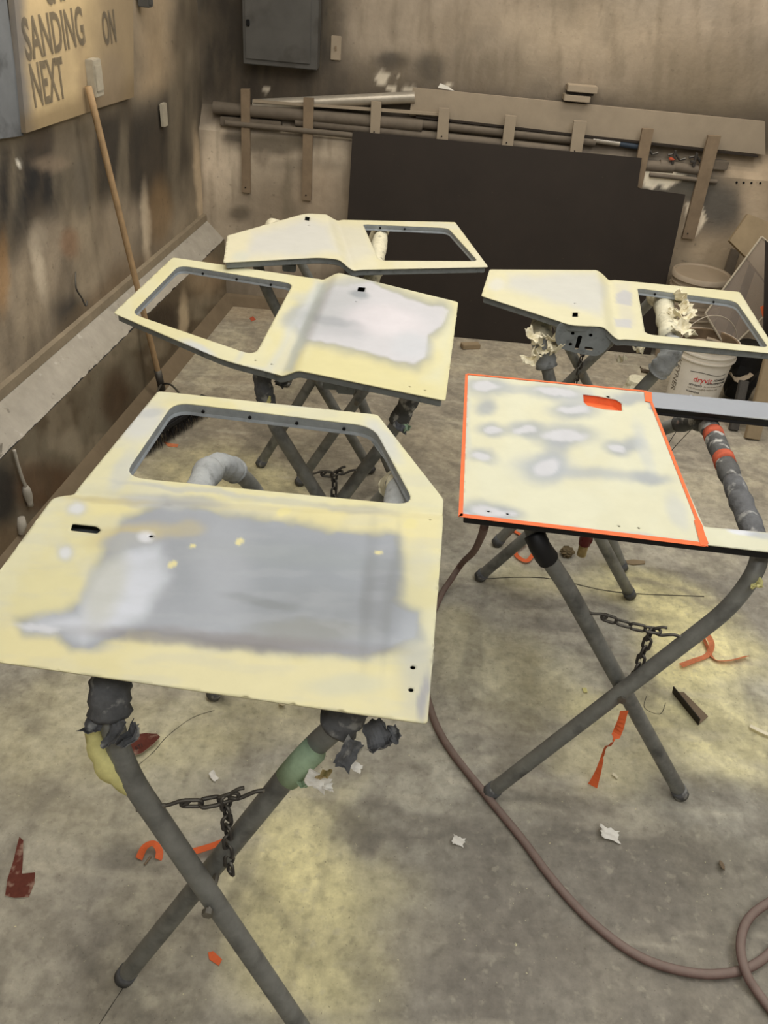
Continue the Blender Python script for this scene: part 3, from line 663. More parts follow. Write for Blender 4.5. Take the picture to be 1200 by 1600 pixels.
# ================================================================== STANDS
def V3(x, y, z): return Vector((x * H, y * H, z * H))
def rag(name, c, size, m, parent, n=8, flat=.4, seed=1):
    rnd = random.Random(seed); V = []; Fc = []; n = 8
    rot = Matrix.Rotation(rnd.random() * 6.28, 3, 'Z') @ Matrix.Rotation(rnd.uniform(-.7, .7), 3, 'X') @ Matrix.Rotation(rnd.uniform(-.7, .7), 3, 'Y')
    a1, a2, p1, p2, cv = rnd.uniform(6, 11), rnd.uniform(6, 11), rnd.random() * 6, rnd.random() * 6, rnd.uniform(.6, 1.6)
    for i in range(n):
        for j in range(n):
            a, b = i / (n - 1) - .5, j / (n - 1) - .5
            ed = 1 + (rnd.uniform(-.22, .12) if i in (0, n - 1) or j in (0, n - 1) else rnd.uniform(-.05, .05))
            z = size * flat * (cv * a * a * 1.6 + .14 * math.sin(a1 * a + p1) + .14 * math.sin(a2 * b + p2 + 3 * a) + .08 * (rnd.random() - .5))
            V.append(Vector(c) + rot @ Vector((a * size * ed, b * size * ed * rnd.uniform(.62, .7), z)))
            if i and j: Fc.append(((i - 1) * n + j - 1, i * n + j - 1, i * n + j, (i - 1) * n + j))
    o = pymesh(name, V, Fc, m, parent); md = o.modifiers.new('solid', 'SOLIDIFY'); md.thickness = .0012; return o
LINK = None
def link_mesh():
    global LINK
    if LINK is None:
        pts = []; L, W = .0115, .0065
        for k in range(16):
            a = 2 * math.pi * k / 16; pts.append(Vector((W * math.cos(a), L * (1 if math.sin(a) > 0 else -1) * .55 + W * math.sin(a) * 1.0, 0)))
        bm = bmesh.new(); rings = []
        for i, p in enumerate(pts):
            t = (pts[(i + 1) % 16] - pts[i - 1]).normalized(); nn = Vector((0, 0, 1)); bb = t.cross(nn)
            rings.append([bm.verts.new(p + (nn * math.cos(2 * math.pi * k / 6) + bb * math.sin(2 * math.pi * k / 6)) * .0026) for k in range(6)])
        for i in range(16):
            a, b = rings[i], rings[(i + 1) % 16]
            for k in range(6): bm.faces.new((a[k], a[(k + 1) % 6], b[(k + 1) % 6], b[k]))
        bm.normal_update(); LINK = bpy.data.meshes.new('link'); bm.to_mesh(LINK); bm.free(); LINK.materials.append(M['chain'])
        LINK.polygons.foreach_set('use_smooth', [True] * len(LINK.polygons))
    return LINK
def chain(t, a, b, sag, dang, near=True, sc=1.0):
    """hooks on two tubes with links between and a dangling tail; a, b world points"""
    a, b = Vector(a), Vector(b); d = (b - a).normalized(); bm = bmesh.new()
    a1 = a + d * .035; b1 = b - d * .05
    sweep(smooth_curve([a, a + d * .012, a1 + Vector((0, 0, .006)), a1 + d * .012, a1 + Vector((0, 0, -.008))], 4), .0035, 8, bm=bm)
    hooks = bmobj('chain', bm, M['chain'], t, True); bm = bmesh.new()
    sweep(smooth_curve([b, b - d * .02, b1 + Vector((0, 0, -.012)), b1 - d * .016, b1 + Vector((0, 0, .014)), b1 + d * .012 + Vector((0, 0, .016))], 4), .0038, 8, bm=bm)
    bmobj('chain_hook', bm, M['chain'], t, True)
    step = .0205 * sc; offp = Vector((0, 0, 0)); p = hooks
    while p: offp += p.location; p = p.parent
    def put(P_, D, i):
        o = bpy.data.objects.new('link', link_mesh()); C.objects.link(o); o.parent = hooks
        y = D.normalized(); z = y.orthogonal() if abs(y.z) > .9 else y.cross(Vector((0, 0, 1))); z.normalize()
        if i % 2: z = z.cross(y)
        x = y.cross(z); m = Matrix((x * sc, y * sc, z * sc)).transposed().to_4x4(); m.translation = P_ - offp
        o.matrix_local = m
    n = max(2, int((b1 - a1).length / step)); prev = None
    for i in range(n):
        f0 = (i + .5) / n; q = a1.lerp(b1, f0); q.z -= sag * 4 * f0 * (1 - f0)
        f1 = f0 + .02; q1 = a1.lerp(b1, f1); q1.z -= sag * 4 * f1 * (1 - f1); put(q, q1 - q, i)
    for i in range(dang):
        put(b1 - d * .022 + Vector((.0015 * (i % 2), 0, -.018 - i * step)), Vector((.03 * random.uniform(-1, 1), 0, -1)), i + 1)
def feet_caps(t, p):
    bmobj('foot_cap', sweep([p + Vector((0, 0, .001)), p + Vector((0, 0, .028))], .0235, 12), M['pad_dark'], t, True)
TR = .0205
def stand(label, A, B, pads, chain_pts=None, front=0):
    """A, B: (front foot, front bend, front top, back top, back bend, back foot) in units of H"""
    cx = sum(p[0] for p in (A[0], A[5], B[0], B[5])) / 4; cy = sum(p[1] for p in (A[0], A[5], B[0], B[5])) / 4
    t = thing('folding_stand', label, 'stand', (cx * H, cy * H, 0), 'folding pipe stands under the car doors')
    for k, T in enumerate((A, B)):
        pts = [V3(*p) for p in T]; pts[0].z = pts[5].z = TR * .45
        # push the two tubes of a cross to either side of the pivot
        s = (1 if k == front else -1) * (TR * 1.02)
        for i in (0, 1): pts[i].y -= s
        for i in (4, 5): pts[i].y += s
        path = fillet(pts, [0, .10, .10, .10, .10, 0], 7); path = resample(path, .06)
        o = bmobj('tube_frame', sweep(path, TR, 16), M['tube'], t, True); autosmooth(o, 50)
        for c_ in (0, 5):
            bm = sweep([pts[c_] + Vector((0, 0, -.002)), pts[c_] + (pts[1 if c_ == 0 else 4] - pts[c_]).normalized() * .03], TR * 1.13, 14); bmobj('foot_cap', bm, M['pad_dark'], t, True)
        for (f0, f1, mm, rr) in pads[k]:
            L = [0.0]
            for i in range(1, len(path)): L.append(L[-1] + (path[i] - path[i - 1]).length)
            seg = [path[i] for i in range(len(path)) if f0 <= L[i] / L[-1] <= f1]
            if len(seg) > 1:
                seg = resample(smooth_curve(seg, 2), .018)
                o = bmobj('padding', sweep(seg, lambda q, rr=rr: rr * (1 + .08 * math.sin(q * 31 + rr * 900)), 18, .10, seed=int(f0 * 1000)), M[mm], t, True)
    for (i, j) in ((0, 1), (5, 4)):                    # pivot bolts where the tubes cross
        a0, a1, b0, b1 = A[i], A[j], B[i], B[j]
        best = min(((abs((a0[0] + (a1[0] - a0[0]) * s) - (b0[0] + (b1[0] - b0[0]) * s)), s) for s in np.linspace(.3, .9, 61)))
        s = best[1]; c = V3(a0[0] + (a1[0] - a0[0]) * s, a0[1] + (a1[1] - a0[1]) * s, a1[2] * s)
        bm = sweep([c + Vector((0, -.052, 0)), c + Vector((0, .052, 0))], .006, 8)
        sweep([c + Vector((0, -.056, 0)), c + Vector((0, -.046, 0))], .011, 6, bm=bm); sweep([c + Vector((0, .046, 0)), c + Vector((0, .056, 0))], .011, 6, bm=bm)
        bmobj('pivot_bolt', bm, M['bolt'], t)
    def at(T, z, back=False):
        a, b = (T[5], T[4]) if back else (T[0], T[1]); s = z / b[2]
        sg = (-1 if (T is A) == (front == 0) else 1) * (-1 if back else 1)
        return V3(a[0] + (b[0] - a[0]) * s, a[1] + (b[1] - a[1]) * s, z) + Vector((0, sg * TR, 0))
    if chain_pts:
        zA, zB, sag, dang, back = chain_pts
        pa, pb = at(A, zA, back), at(B, zB, back); d = (pb - pa).normalized()
        pa += d * TR; pb -= d * TR
        chain(t, pa, pb, sag, dang, sc=1.45)
        for p_, s_ in ((pa, -1), (pb, 1)):
            bmobj('eye_bolt', sweep([p_ + d * s_ * (2 * TR + .004), p_ - d * s_ * .006], .0042, 8), M['bolt'], t)
    return t
# stand under the nearest door
A1 = [(-.026, .408, 0), (-.203, .45, .40), (-.214, .455, .478), (-.205, .82, .476), (-.170, .87, .405), (-.03, .885, 0)]
B1 = [(-.247, .438, 0), (-.050, .45, .41), (-.010, .455, .478), (.018, .82, .476), (-.006, .87, .41), (-.24, .885, 0)]
t1 = stand('pipe stand with a taped top under the nearest door', A1, B1,
           [[(.365, .62, 'pad_grey', .032), (.345, .40, 'pad_dark', .034), (.60, .67, 'pad_grey', .030)], [(.365, .62, 'pad_grey', .030), (.35, .40, 'pad_dark', .034), (.60, .65, 'pad_cream', .031)]],
           (.352, .362, .010, 8, False))
bmobj('yellow_overspray', sweep(smooth_curve([V3(-.222, .447, .455), V3(-.224, .445, .43), V3(-.215, .437, .405), V3(-.203, .436, .385), V3(-.190, .434, .368)], 4), lambda q: .008 + .012 * math.sin(q * 3.1), 10, .3), M['yellow'], t1, True)
for i, (x, y, z, s, mm) in enumerate(((-.221, .440, .452, .045, 'pad_dark'), (-.200, .430, .452, .05, 'pad_dark'), (-.190, .435, .446, .045, 'pad_dark'), (.012, .436, .468, .06, 'pad_dark'), (.024, .440, .470, .04, 'pad_dark'), (-.012, .430, .455, .05, 'pad_dark'), (-.005, .430, .44, .025, 'white'))):
    rag('torn_tape', V3(x, y, z), s, M[mm], t1, seed=i + 3)
bmobj('green_wrap', sweep([V3(-.062, .447, .395), V3(-.052, .449, .412), V3(-.040, .452, .430)], .0235, 14, .10), M['green'], t1, True)
for i, (x, y, z, s, mm) in enumerate(((-.036, .434, .412, .04, 'white'), (-.030, .433, .42, .03, 'brass'), (-.046, .435, .402, .025, 'green'), (-.027, .434, .405, .03, 'white'))): rag('torn_tape', V3(x, y, z), s, M[mm], t1, seed=i + 23)
# stand under the second door
A2 = [(.042, 1.09, 0), (-.181, 1.09, .385), (-.198, 1.085, .462), (-.168, 1.40, .462), (-.138, 1.46, .385), (.019, 1.515, 0)]
B2 = [(-.198, 1.09, 0), (.008, 1.09, .385), (.030, 1.085, .462), (.034, 1.40, .462), (.008, 1.46, .385), (-.189, 1.50, 0)]
t2 = stand('pipe stand with yellow-stained tape under the second door', A2, B2,
           [[(.33, .40, 'pad_dark', .027), (.40, .62, 'pad_grey', .030)], [(.33, .60, 'pad_mottled', .028)]], (.295, .30, .008, 7, False))
rag('torn_tape', V3(-.188, 1.068, .42), .05, M['yellow'], t2, seed=5); rag('torn_tape', V3(-.180, 1.065, .40), .05, M['pad_dark'], t2, seed=6); rag('torn_tape', V3(-.165, 1.085, .45), .05, M['pad_dark'], t2, seed=8)
rag('torn_tape', V3(.022, 1.065, .40), .045, M['green'], t2, seed=7); rag('torn_tape', V3(.012, 1.065, .40), .05, M['pad_dark'], t2, seed=9)
# stand under the rear left door
A3 = [(-.037, 1.575, 0), (-.250, 1.54, .385), (-.284, 1.53, .4635), (-.292, 1.80, .4635), (-.262, 1.87, .385), (-.08, 1.97, 0)]
B3 = [(-.284, 1.538, 0), (-.090, 1.53, .385), (-.058, 1.52, .4635), (-.060, 1.84, .4635), (-.09, 1.90, .385), (-.287, 1.955, 0)]
t3 = stand('pipe stand with cream wrapped bar under the rear left door', A3, B3, [[(.40, .64, 'pad_cream', .030)], [(.335, .64, 'pad_cream', .031)]], (.31, .335, .01, 6, False))
# stand under the rear right door
A4 = [(.478, 1.30, 0), (.262, 1.31, .385), (.236, 1.315, .457), (.268, 1.60, .457), (.300, 1.67, .38), (.56, 1.75, 0)]
B4 = [(.231, 1.325, 0), (.425, 1.30, .385), (.455, 1.295, .457), (.500, 1.60, .457), (.490, 1.68, .38), (.275, 1.75, 0)]
t4 = stand('pipe stand wrapped in ragged cream paper under the rear right door', A4, B4, [[(.335, .375, 'pad_grey', .036), (.37, .60, 'pad_cream', .034)], [(.345, .41, 'pad_grey', .036), (.40, .62, 'pad_cream', .035)]], (.30, .30, .01, 8, True))
rr = random.Random(4)
for i in range(10): rag('torn_paper', V3(.236 + rr.uniform(-.022, .024), 1.29 + rr.uniform(-.01, .02), .462 + rr.uniform(-.045, .01)), rr.uniform(.035, .06), M['paper'], t4, seed=40 + i, flat=.8)
for i in range(12): rag('torn_paper', V3(.478 + i * .0035 + rr.uniform(-.012, .012), 1.345 + i * .017, .474 + rr.uniform(-.004, .012)), rr.uniform(.05, .085), M['paper'], t4, seed=60 + i, flat=.6)
for i in range(6): rag('torn_paper', V3(.40 + rr.uniform(-.03, .03), 1.36 + rr.uniform(-.04, .06), .43 + rr.uniform(-.04, .02)), .05, M['board' if i % 2 else 'paper'], t4, seed=80 + i, flat=.9)
# stand under the masked door on the right
A5 = [(.467, .757, 0), (.218, .757, .385), (.170, .757, .448), (.190, 1.09, .448), (.235, 1.14, .38), (.478, 1.22, 0)]
B5 = [(.185, .75, 0), (.414, .755, .385), (.434, .757, .448), (.458, 1.10, .448), (.402, 1.145, .38), (.192, 1.213, 0)]
t5 = stand('bare dark pipe stand with mottled tape under the orange-masked door', A5, B5, [[(.352, .385, 'black', .025)], [(.375, .505, 'pad_dark', .0270), (.475, .645, 'pad_mottled', .0265)]], (.338, .328, .006, 6, False), 1)
for f in (.962, 1.030, 1.085):
    x = .434 + (f - .757) / .343 * .024; bmobj('tape_band', sweep([V3(x, f, .448), V3(x + .002, f + .018, .448)], .0285, 16), M['rust_tape'], t5, True)
rag('torn_tape', V3(.426, .735, .425), .04, M['yellow'], t5, seed=90)
for dx in (0, .02):
    bmobj('tie_wire', sweep(smooth_curve([V3(.447 + dx * .6, 1.14 - dx, .425), V3(.425 + dx * .3, 1.14, .33), V3(.42, 1.14, .20)], 6), .0012, 5), M['chain'], t5, True)

# ================================================================== CAR DOORS
def bezier_corner(P): return P
def car_door(label, outline, orad, window, wrad, crease, zf, dz, side, holes, th, painter, wdir, step=.006, flange='flange', chan=.042, w=.05, inset=.008, extra_holes=()):
    """outline / window: pixels on the door plane; crease: two pixels of the step; side: a pixel on the panel side"""
    a = onz(*crease[0], zf)[:2]; b = onz(*crease[1], zf)[:2]; d = (b - a) / np.linalg.norm(b - a); nrm = np.array([-d[1], d[0]])
    if np.dot(onz(*side, zf)[:2] - a, nrm) < 0: nrm = -nrm
    def zfun(x, y):
        s = (x - a[0]) * nrm[0] + (y - a[1]) * nrm[1]
        return zf + dz * (sstep(-.15 * w, w, s)) - .0035 * np.exp(-((s + .012) / .010) ** 2) * (dz > 0)
    def xy(p):
        z = zf
        for _ in range(8):
            q = onz(p[0], p[1], z); z = float(zfun(q[0], q[1]))
        return q[:2]
    OL = round_poly([xy(p) for p in outline], orad); OLd = densify(OL, .012)
    WL = round_poly([xy(p) for p in window], wrad) if window else None
    WLd = densify(WL, .012) if window else None
    HL = [round_poly([xy(p) for p in h], .004, 3) for h in holes]
    for (p, r) in extra_holes:
        c = xy(p); HL.append([c + r * np.array([math.cos(k * math.pi / 4), math.sin(k * math.pi / 4)]) for k in range(8)])
    V, Fc = cdt(OLd, ([WLd] if window else []) + HL, step)
    z = zfun(V[:, 0], V[:, 1]); c0 = np.mean(OL, axis=0)
    t = thing('car_door', label, 'car door', (c0[0], c0[1], zf - th), 'primed car doors on stands')
    P3 = np.column_stack([V, z])
    o = pymesh('outer_skin', P3, [tuple(f) for f in Fc], M['skin'], t, True)
    md = o.modifiers.new('solid', 'SOLIDIFY'); md.thickness = .0022; md.offset = -1
    u, v = projv(P3); pt = painter(u, v); colour(o, pt.c * np.array([.985, 1.0, 1.03]), pt.m, .715)
    # side flange below the skin
    OI = densify(round_poly(offset_poly([xy(p) for p in outline], inset), [max(q - inset * .4, .001) for q in orad]), .015)
    OI2 = offset_poly(OI, .014); n = len(OI); VV = []; FF = []
    for ring, dd in ((OI, -.002), (OI, -th * .9), (offset_poly(OI, .003), -th), (OI2, -th)):
        for q, o0 in zip(ring, OI): VV.append((q[0], q[1], float(zfun(o0[0], o0[1])) + dd ))
    for r in range(3):
        for i in range(n): FF.append((r * n + i, r * n + (i + 1) % n, (r + 1) * n + (i + 1) % n, (r + 1) * n + i))
    pymesh('side_flange', VV, FF, M[flange], t)
    # inner panel closing the underside
    V2, F2 = cdt(OI2, [offset_poly(WLd, -.02)] if window else [], .03)
    pymesh('inner_panel', np.column_stack([V2, zfun(V2[:, 0], V2[:, 1]) - th + .0012]), [tuple(f[::-1]) for f in F2], M['flange' if flange != 'black' else 'black'], t)
    if window:
        n = len(WLd); VV = []; FF = []
        R = [(offset_poly(WLd, 0), -.0015), (offset_poly(WLd, -.001), -.010), (offset_poly(WLd, -.004), -chan + .006), (offset_poly(WLd, -.002), -chan), (offset_poly(WLd, -.002), -chan - .003), (offset_poly(WLd, -.02), -th)]
        for ring, dd in R:
            for q, o0 in zip(ring, WLd): VV.append((q[0], q[1], float(zfun(o0[0], o0[1])) + dd if dd > -th else float(zfun(o0[0], o0[1])) - th))
        for r in range(len(R) - 1):
            for i in range(n): FF.append((r * n + i, (r + 1) * n + i, (r + 1) * n + (i + 1) % n, r * n + (i + 1) % n))
        ch = pymesh('window_channel', VV, FF, M['black' if flange == 'black' else 'channel'], t); autosmooth(ch, 30)
        # screw holes along the channel
        for (p0, p1, cnt) in wdir:
            A_, B_ = xy(p0), xy(p1); dd = (B_ - A_) / np.linalg.norm(B_ - A_); nn = np.array([-dd[1], dd[0]])
            cc = np.mean(WL, axis=0)
            if np.dot(cc - A_, nn) < 0: nn = -nn
            for i in range(cnt):
                q = A_ + (B_ - A_) * (i + .5) / cnt - nn * .001
                bm = bmesh.new(); bmesh.ops.create_cone(bm, cap_ends=True, segments=10, radius1=.0042, radius2=.0042, depth=.004)
                bm.transform(Matrix.Translation((q[0] + nn[0] * -.001, q[1] + nn[1] * -.001, zf - .013)) @ Vector((0, 0, 1)).rotation_difference(Vector((nn[0], nn[1], 0))).to_matrix().to_4x4())
                bmobj('screw_hole', bm, M['dark'], ch)
    return t, xy, zfun
CR = (229, 224, 184); CR2 = (228, 218, 158); GY = (166, 170, 172); SV = (222, 225, 230); DG = (146, 151, 155); LG = (204, 206, 206)
def halo(pt, P, inner, met=.3, s=5, hs=12, k=.8, warp=7, dark=DG):
    pt.poly(P, dark, hs, k * .8, warp, .03, .15, grow=hs * .6); pt.poly(P, inner, s, k, warp, .03, met)
def paint1(u, v):
    pt = Paint(u, v, CR); pt.noise(.012, .45, .62, CR2, .5)
    pt.poly([(100, 775), (690, 800), (690, 860), (100, 800)], (238, 226, 165), 12, .55)
    pt.poly([(0, 960), (300, 1010), (560, 1030), (680, 1060), (680, 1150), (0, 1060)], (238, 226, 172), 20, .5)
    P = [(175, 850), (200, 810), (262, 788), (330, 800), (420, 818), (520, 832), (618, 842), (622, 900), (612, 940), (650, 960), (652, 995), (620, 1010), (560, 1022), (440, 1015), (330, 1000), (250, 990), (200, 985), (150, 1010), (115, 1010), (85, 985), (40, 985), (32, 972), (60, 968), (100, 962), (130, 945), (150, 905), (160, 880)]
    pt.poly(P, (160, 164, 164), 11, .85, 8, .03, .2, grow=7); pt.poly(P, (168, 173, 179), 3.5, 1, 9, .04, .75)
    pt.poly([(150, 900), (200, 860), (250, 855), (262, 900), (230, 960), (180, 985), (130, 1005), (100, 985), (40, 980), (60, 968), (120, 960)], (222, 227, 235), 16, .85, 8, .03, .7)
    pt.blob(440, 900, 170, 70, (142, 148, 152), .55, 5, .7, met=.7); pt.blob(500, 960, 120, 40, (146, 150, 152), .6, 3, .6); pt.blob(330, 1000, 200, 14, (150, 146, 146), .6, 4)
    pt.blob(350, 890, 40, 70, (186, 190, 196), .5, 0, .8); pt.blob(600, 930, 28, 70, (140, 143, 145), .55, 5); pt.blob(480, 985, 90, 18, (150, 150, 140), .5)
    pt.noise(.02, .45, .7, (190, 194, 197), .18, (.6, 3)); pt.blob(480, 870, 120, 16, (158, 165, 166), .5, 5, .8); pt.blob(575, 930, 10, 90, (128, 131, 132), .45, 4, .8); pt.blob(610, 930, 7, 90, (134, 138, 138), .4, 6, .8); pt.blob(420, 1005, 200, 10, (136, 132, 130), .55, 3, .8); pt.blob(410, 940, 60, 8, (126, 130, 130), .4, 10)
    pt.blob(205, 835, 60, 16, (206, 192, 142), .7, -8); pt.blob(290, 825, 30, 12, (196, 186, 150), .6); pt.blob(200, 845, 40, 14, (178, 182, 184), .9, -5, .3, met=.6); pt.blob(228, 838, 12, 10, (230, 232, 236), .8)
    pt.blob(240, 785, 60, 9, (190, 192, 190), .8, 6); pt.blob(300, 782, 50, 8, (176, 178, 178), .7, 6); pt.blob(170, 782, 60, 5, (205, 192, 140), .5, 4)
    for a, b, c, d, an in ((118, 795, 12, 8, -15), (103, 862, 9, 8, 0)): pt.blob(a, b, c + 5, d + 5, (200, 202, 196), .7, an); pt.blob(a, b, c, d, (228, 230, 232), .8, an)
    pt.blob(650, 1045, 26, 60, (188, 192, 192), .55, 0, .8); pt.blob(662, 1090, 8, 40, (150, 152, 165), .7, 5); pt.blob(220, 660, 40, 26, (210, 212, 210), .8, -30); pt.blob(235, 645, 20, 8, (188, 190, 190), .6, -15)
    pt.blob(600, 690, 14, 40, (208, 210, 206), .7, -40); pt.blob(450, 785, 90, 5, (196, 196, 184), .5, 5); pt.blob(560, 795, 60, 6, (186, 184, 168), .6, 5)
    pt.blob(190, 735, 14, 40, (205, 208, 204), .6, 30); pt.blob(60, 980, 34, 5, (232, 234, 238), .7, 5); pt.blob(300, 765, 120, 4, (190, 192, 190), .6, 6); pt.blob(540, 1070, 60, 16, (214, 214, 190), .6)
    pt.blob(475, 630, 60, 4, (200, 202, 200), .5, 6); pt.blob(165, 920, 26, 60, (200, 200, 180), .5, 20); pt.blob(655, 880, 18, 30, (214, 212, 190), .4)
    for a, b, r in ((373, 847, 9), (268, 882, 8), (590, 862, 6), (300, 855, 6), (640, 818, 12), (445, 800, 10)): pt.blob(a, b, r, r * .55, (238, 228, 165), .85, -20, .3)
    return pt
# nearest door: window at the far side, panel towards the camera
Z1 = .512 * H
d1, xy1, zf1 = car_door('nearest car door with a big grey sanded patch and wide handle slot',
    [(-95, 1021), (95, 775), (116, 773), (247, 611), (590, 648), (693, 780), (690, 850), (668, 1131)], [.01, .03, .02, .01, .01, .012, .01, .008],
    [(192, 745), (272, 628), (583, 666), (650, 790)], [.05, .045, .05, .05], [(112, 775), (694, 806)], Z1, .020, (400, 950),
    [[(113, 818), (150, 822), (158, 828), (152, 834), (110, 829)]], .032, paint1, [((280, 632), (575, 668), 4)], .005, inset=.026, chan=.030,
    extra_holes=[((236, 838), .004), ((645, 1043), .0045), ((642, 1078), .0045), ((672, 812), .003)])
def paint2(u, v):
    pt = Paint(u, v, CR); pt.noise(.012, .45, .62, CR2, .4)
    pt.poly([(430, 560), (520, 520), (720, 600), (720, 640), (430, 610)], CR2, 25, .5)
    P = [(520, 450), (580, 440), (640, 470), (690, 478), (700, 488), (690, 510), (668, 520), (662, 560), (648, 570), (560, 545), (480, 530), (462, 505), (475, 480)]
    halo(pt, P, (226, 225, 228), .55, 3, 12, .9)
    pt.poly([(520, 450), (560, 455), (600, 500), (560, 530), (490, 525), (470, 505), (480, 480)], (186, 189, 193), 18, .55, 6, met=.5)
    pt.blob(600, 500, 60, 22, (240, 234, 236), .7, 10); pt.blob(640, 540, 30, 20, (220, 224, 228), .6, 10, met=.7)
    pt.poly([(500, 440), (540, 430), (580, 440), (560, 470), (470, 540), (445, 580), (430, 580)], LG, 14, .55)
    pt.blob(562, 460, 16, 6, (160, 166, 170), .8, 10); pt.blob(460, 497, 22, 14, (180, 184, 184), .7, -40); pt.blob(480, 465, 22, 10, (206, 208, 198), .6)
    pt.blob(520, 500, 38, 8, (168, 172, 176), .6, 10); pt.blob(400, 585, 26, 12, (204, 208, 204), .7, 10); pt.blob(310, 545, 26, 7, (206, 212, 222), .7, 28)
    pt.poly([(415, 575), (425, 580), (500, 450), (495, 440)], (214, 218, 214), 8, .6); pt.poly([(445, 578), (458, 580), (505, 470), (512, 440), (500, 440)], (186, 192, 186), 5, .7)
    pt.blob(395, 520, 6, 60, (204, 208, 208), .5, 30); pt.poly([(660, 590), (700, 560), (712, 500), (700, 480), (690, 600)], (226, 226, 196), 14, .6)
    return pt
d2, xy2, zf2 = car_door('car door second from the camera, its empty window on the left side',
    [(177, 489), (270, 402), (500, 437), (516, 431), (716, 472), (696, 626), (478, 581), (446, 586), (350, 563)], [.012, .012, .03, .04, .012, .01, .04, .01, .05],
    [(205, 490), (280, 414), (458, 443), (398, 556)], [.04, .04, .035, .05], [(443, 585), (510, 436)], .490 * H, .024, (620, 520),
    [[(560, 448), (571, 449), (569, 456), (558, 455)]], .027, paint2, [((290, 418), (450, 444), 3)], .006, inset=.010, chan=.026,
    extra_holes=[((556, 471), .003), ((399, 563), .003), ((424, 569), .003), ((640, 604), .003), ((664, 610), .003)])
def paint3(u, v):
    pt = Paint(u, v, (230, 224, 192)); pt.noise(.012, .45, .62, CR2, .3)
    pt.poly([(400, 365), (480, 340), (515, 350), (530, 395), (450, 402), (385, 400)], (214, 214, 208), 12, .85)
    pt.poly([(520, 350), (565, 352), (585, 395), (545, 412)], (214, 212, 200), 10, .6); pt.blob(375, 400, 14, 8, (212, 216, 204), .6); pt.blob(700, 352, 40, 4, (216, 216, 200), .5)
    return pt
d3, xy3, zf3 = car_door('farthest car door in front of the dark sheet with cut-off corner',
    [(349, 410), (355, 368), (478, 333), (508, 335), (526, 344), (711, 347), (763, 417), (549, 421), (528, 405), (500, 402)], [.008, .01, .05, .04, .03, .01, .01, .02, .04, .05],
    [(567, 350), (700, 356), (747, 408), (592, 407)], [.02, .035, .03, .025], [(549, 420), (524, 343)], .492 * H, .026, (440, 380),
    [[(477, 338), (484, 339), (483, 345), (476, 344)]], .026, paint3, [((575, 351), (690, 355), 3)], .008, chan=.025, extra_holes=[((482, 352), .003)])
def paint4(u, v):
    pt = Paint(u, v, (230, 224, 186)); pt.noise(.012, .45, .62, CR2, .3)
    pt.poly([(795, 430), (930, 428), (948, 450), (940, 490), (870, 475), (790, 450)], (214, 214, 206), 10, .85)
    pt.poly([(962, 440), (985, 440), (990, 510), (970, 515)], (214, 210, 196), 6, .5); pt.poly([(963, 460), (975, 452), (988, 458), (988, 478), (963, 474)], (196, 196, 198), 2, .8, 2)
    pt.poly([(960, 498), (986, 500), (986, 513), (962, 511)], (200, 200, 202), 2, .8, 2); pt.blob(1150, 500, 10, 20, (204, 206, 210), .6, -30); pt.blob(775, 445, 12, 8, (226, 226, 220), .6)
    return pt
d4, xy4, zf4 = car_door('rear right car door with a riveted latch plate and window, in front of the buckets',
    [(752, 462), (765, 421), (928, 422), (944, 430), (950, 437), (1156, 456), (1216, 553), (962, 528), (940, 510), (893, 508)], [.008, .01, .04, .03, .02, .012, .01, .02, .05, .02],
    [(996, 450), (1150, 470), (1201, 543), (1008, 522)], [.02, .04, .025, .03], [(962, 527), (948, 436)], .488 * H, .026, (850, 460),
    [[(895, 488), (903, 488), (903, 495), (894, 495)]], .026, paint4, [((1002, 452), (1140, 470), 3)], .008, chan=.025, extra_holes=[((898, 474), .003), ((1140, 552), .003)])
# latch plate hanging from the rear right door
pA = Vector((*xy4((872, 503)), float(zf4(*xy4((872, 503)))) - .004)); pB = Vector((*xy4((958, 522)), 0)); pB.z = pA.z
pA.y += .002; pB.y += .002
mt = frame3(pA, pB - pA, Vector((0, -1, 0))); L_ = (pB - pA).length
def circ(x, y, r, n=8): return [(x + r * math.cos(k * 2 * math.pi / n), y + r * math.sin(k * 2 * math.pi / n)) for k in range(n)]
if mt.to_3x3().col[1].z < 0: mt = mt @ Matrix.Diagonal((1, -1, 1, 1))
ol = round_poly([(0, 0), (0, -.055), (.02, -.085), (L_ * .5, -.098), (L_ * .85, -.100), (L_, -.060), (L_, -.02), (L_ * .75, 0)], .02, 4)
lpz = plate('latch_plate', ol, [circ(L_ * .30, -.030, .006), circ(L_ * .30, -.068, .006), circ(L_ * .62, -.030, .006), round_poly([(L_ * .40, -.035), (L_ * .48, -.035), (L_ * .46, -.085), (L_ * .39, -.085)], .006, 3), round_poly([(L_ * .56, -.070), (L_ * .72, -.072), (L_ * .72, -.084), (L_ * .57, -.082)], .005, 3)], .004, mt, M['flange'], d4)
box('latch_backing', (mt @ Vector((L_ * .5, -.045, -.03))), (L_ * .8, .02, .08), M['dark'], d4, None, .004)
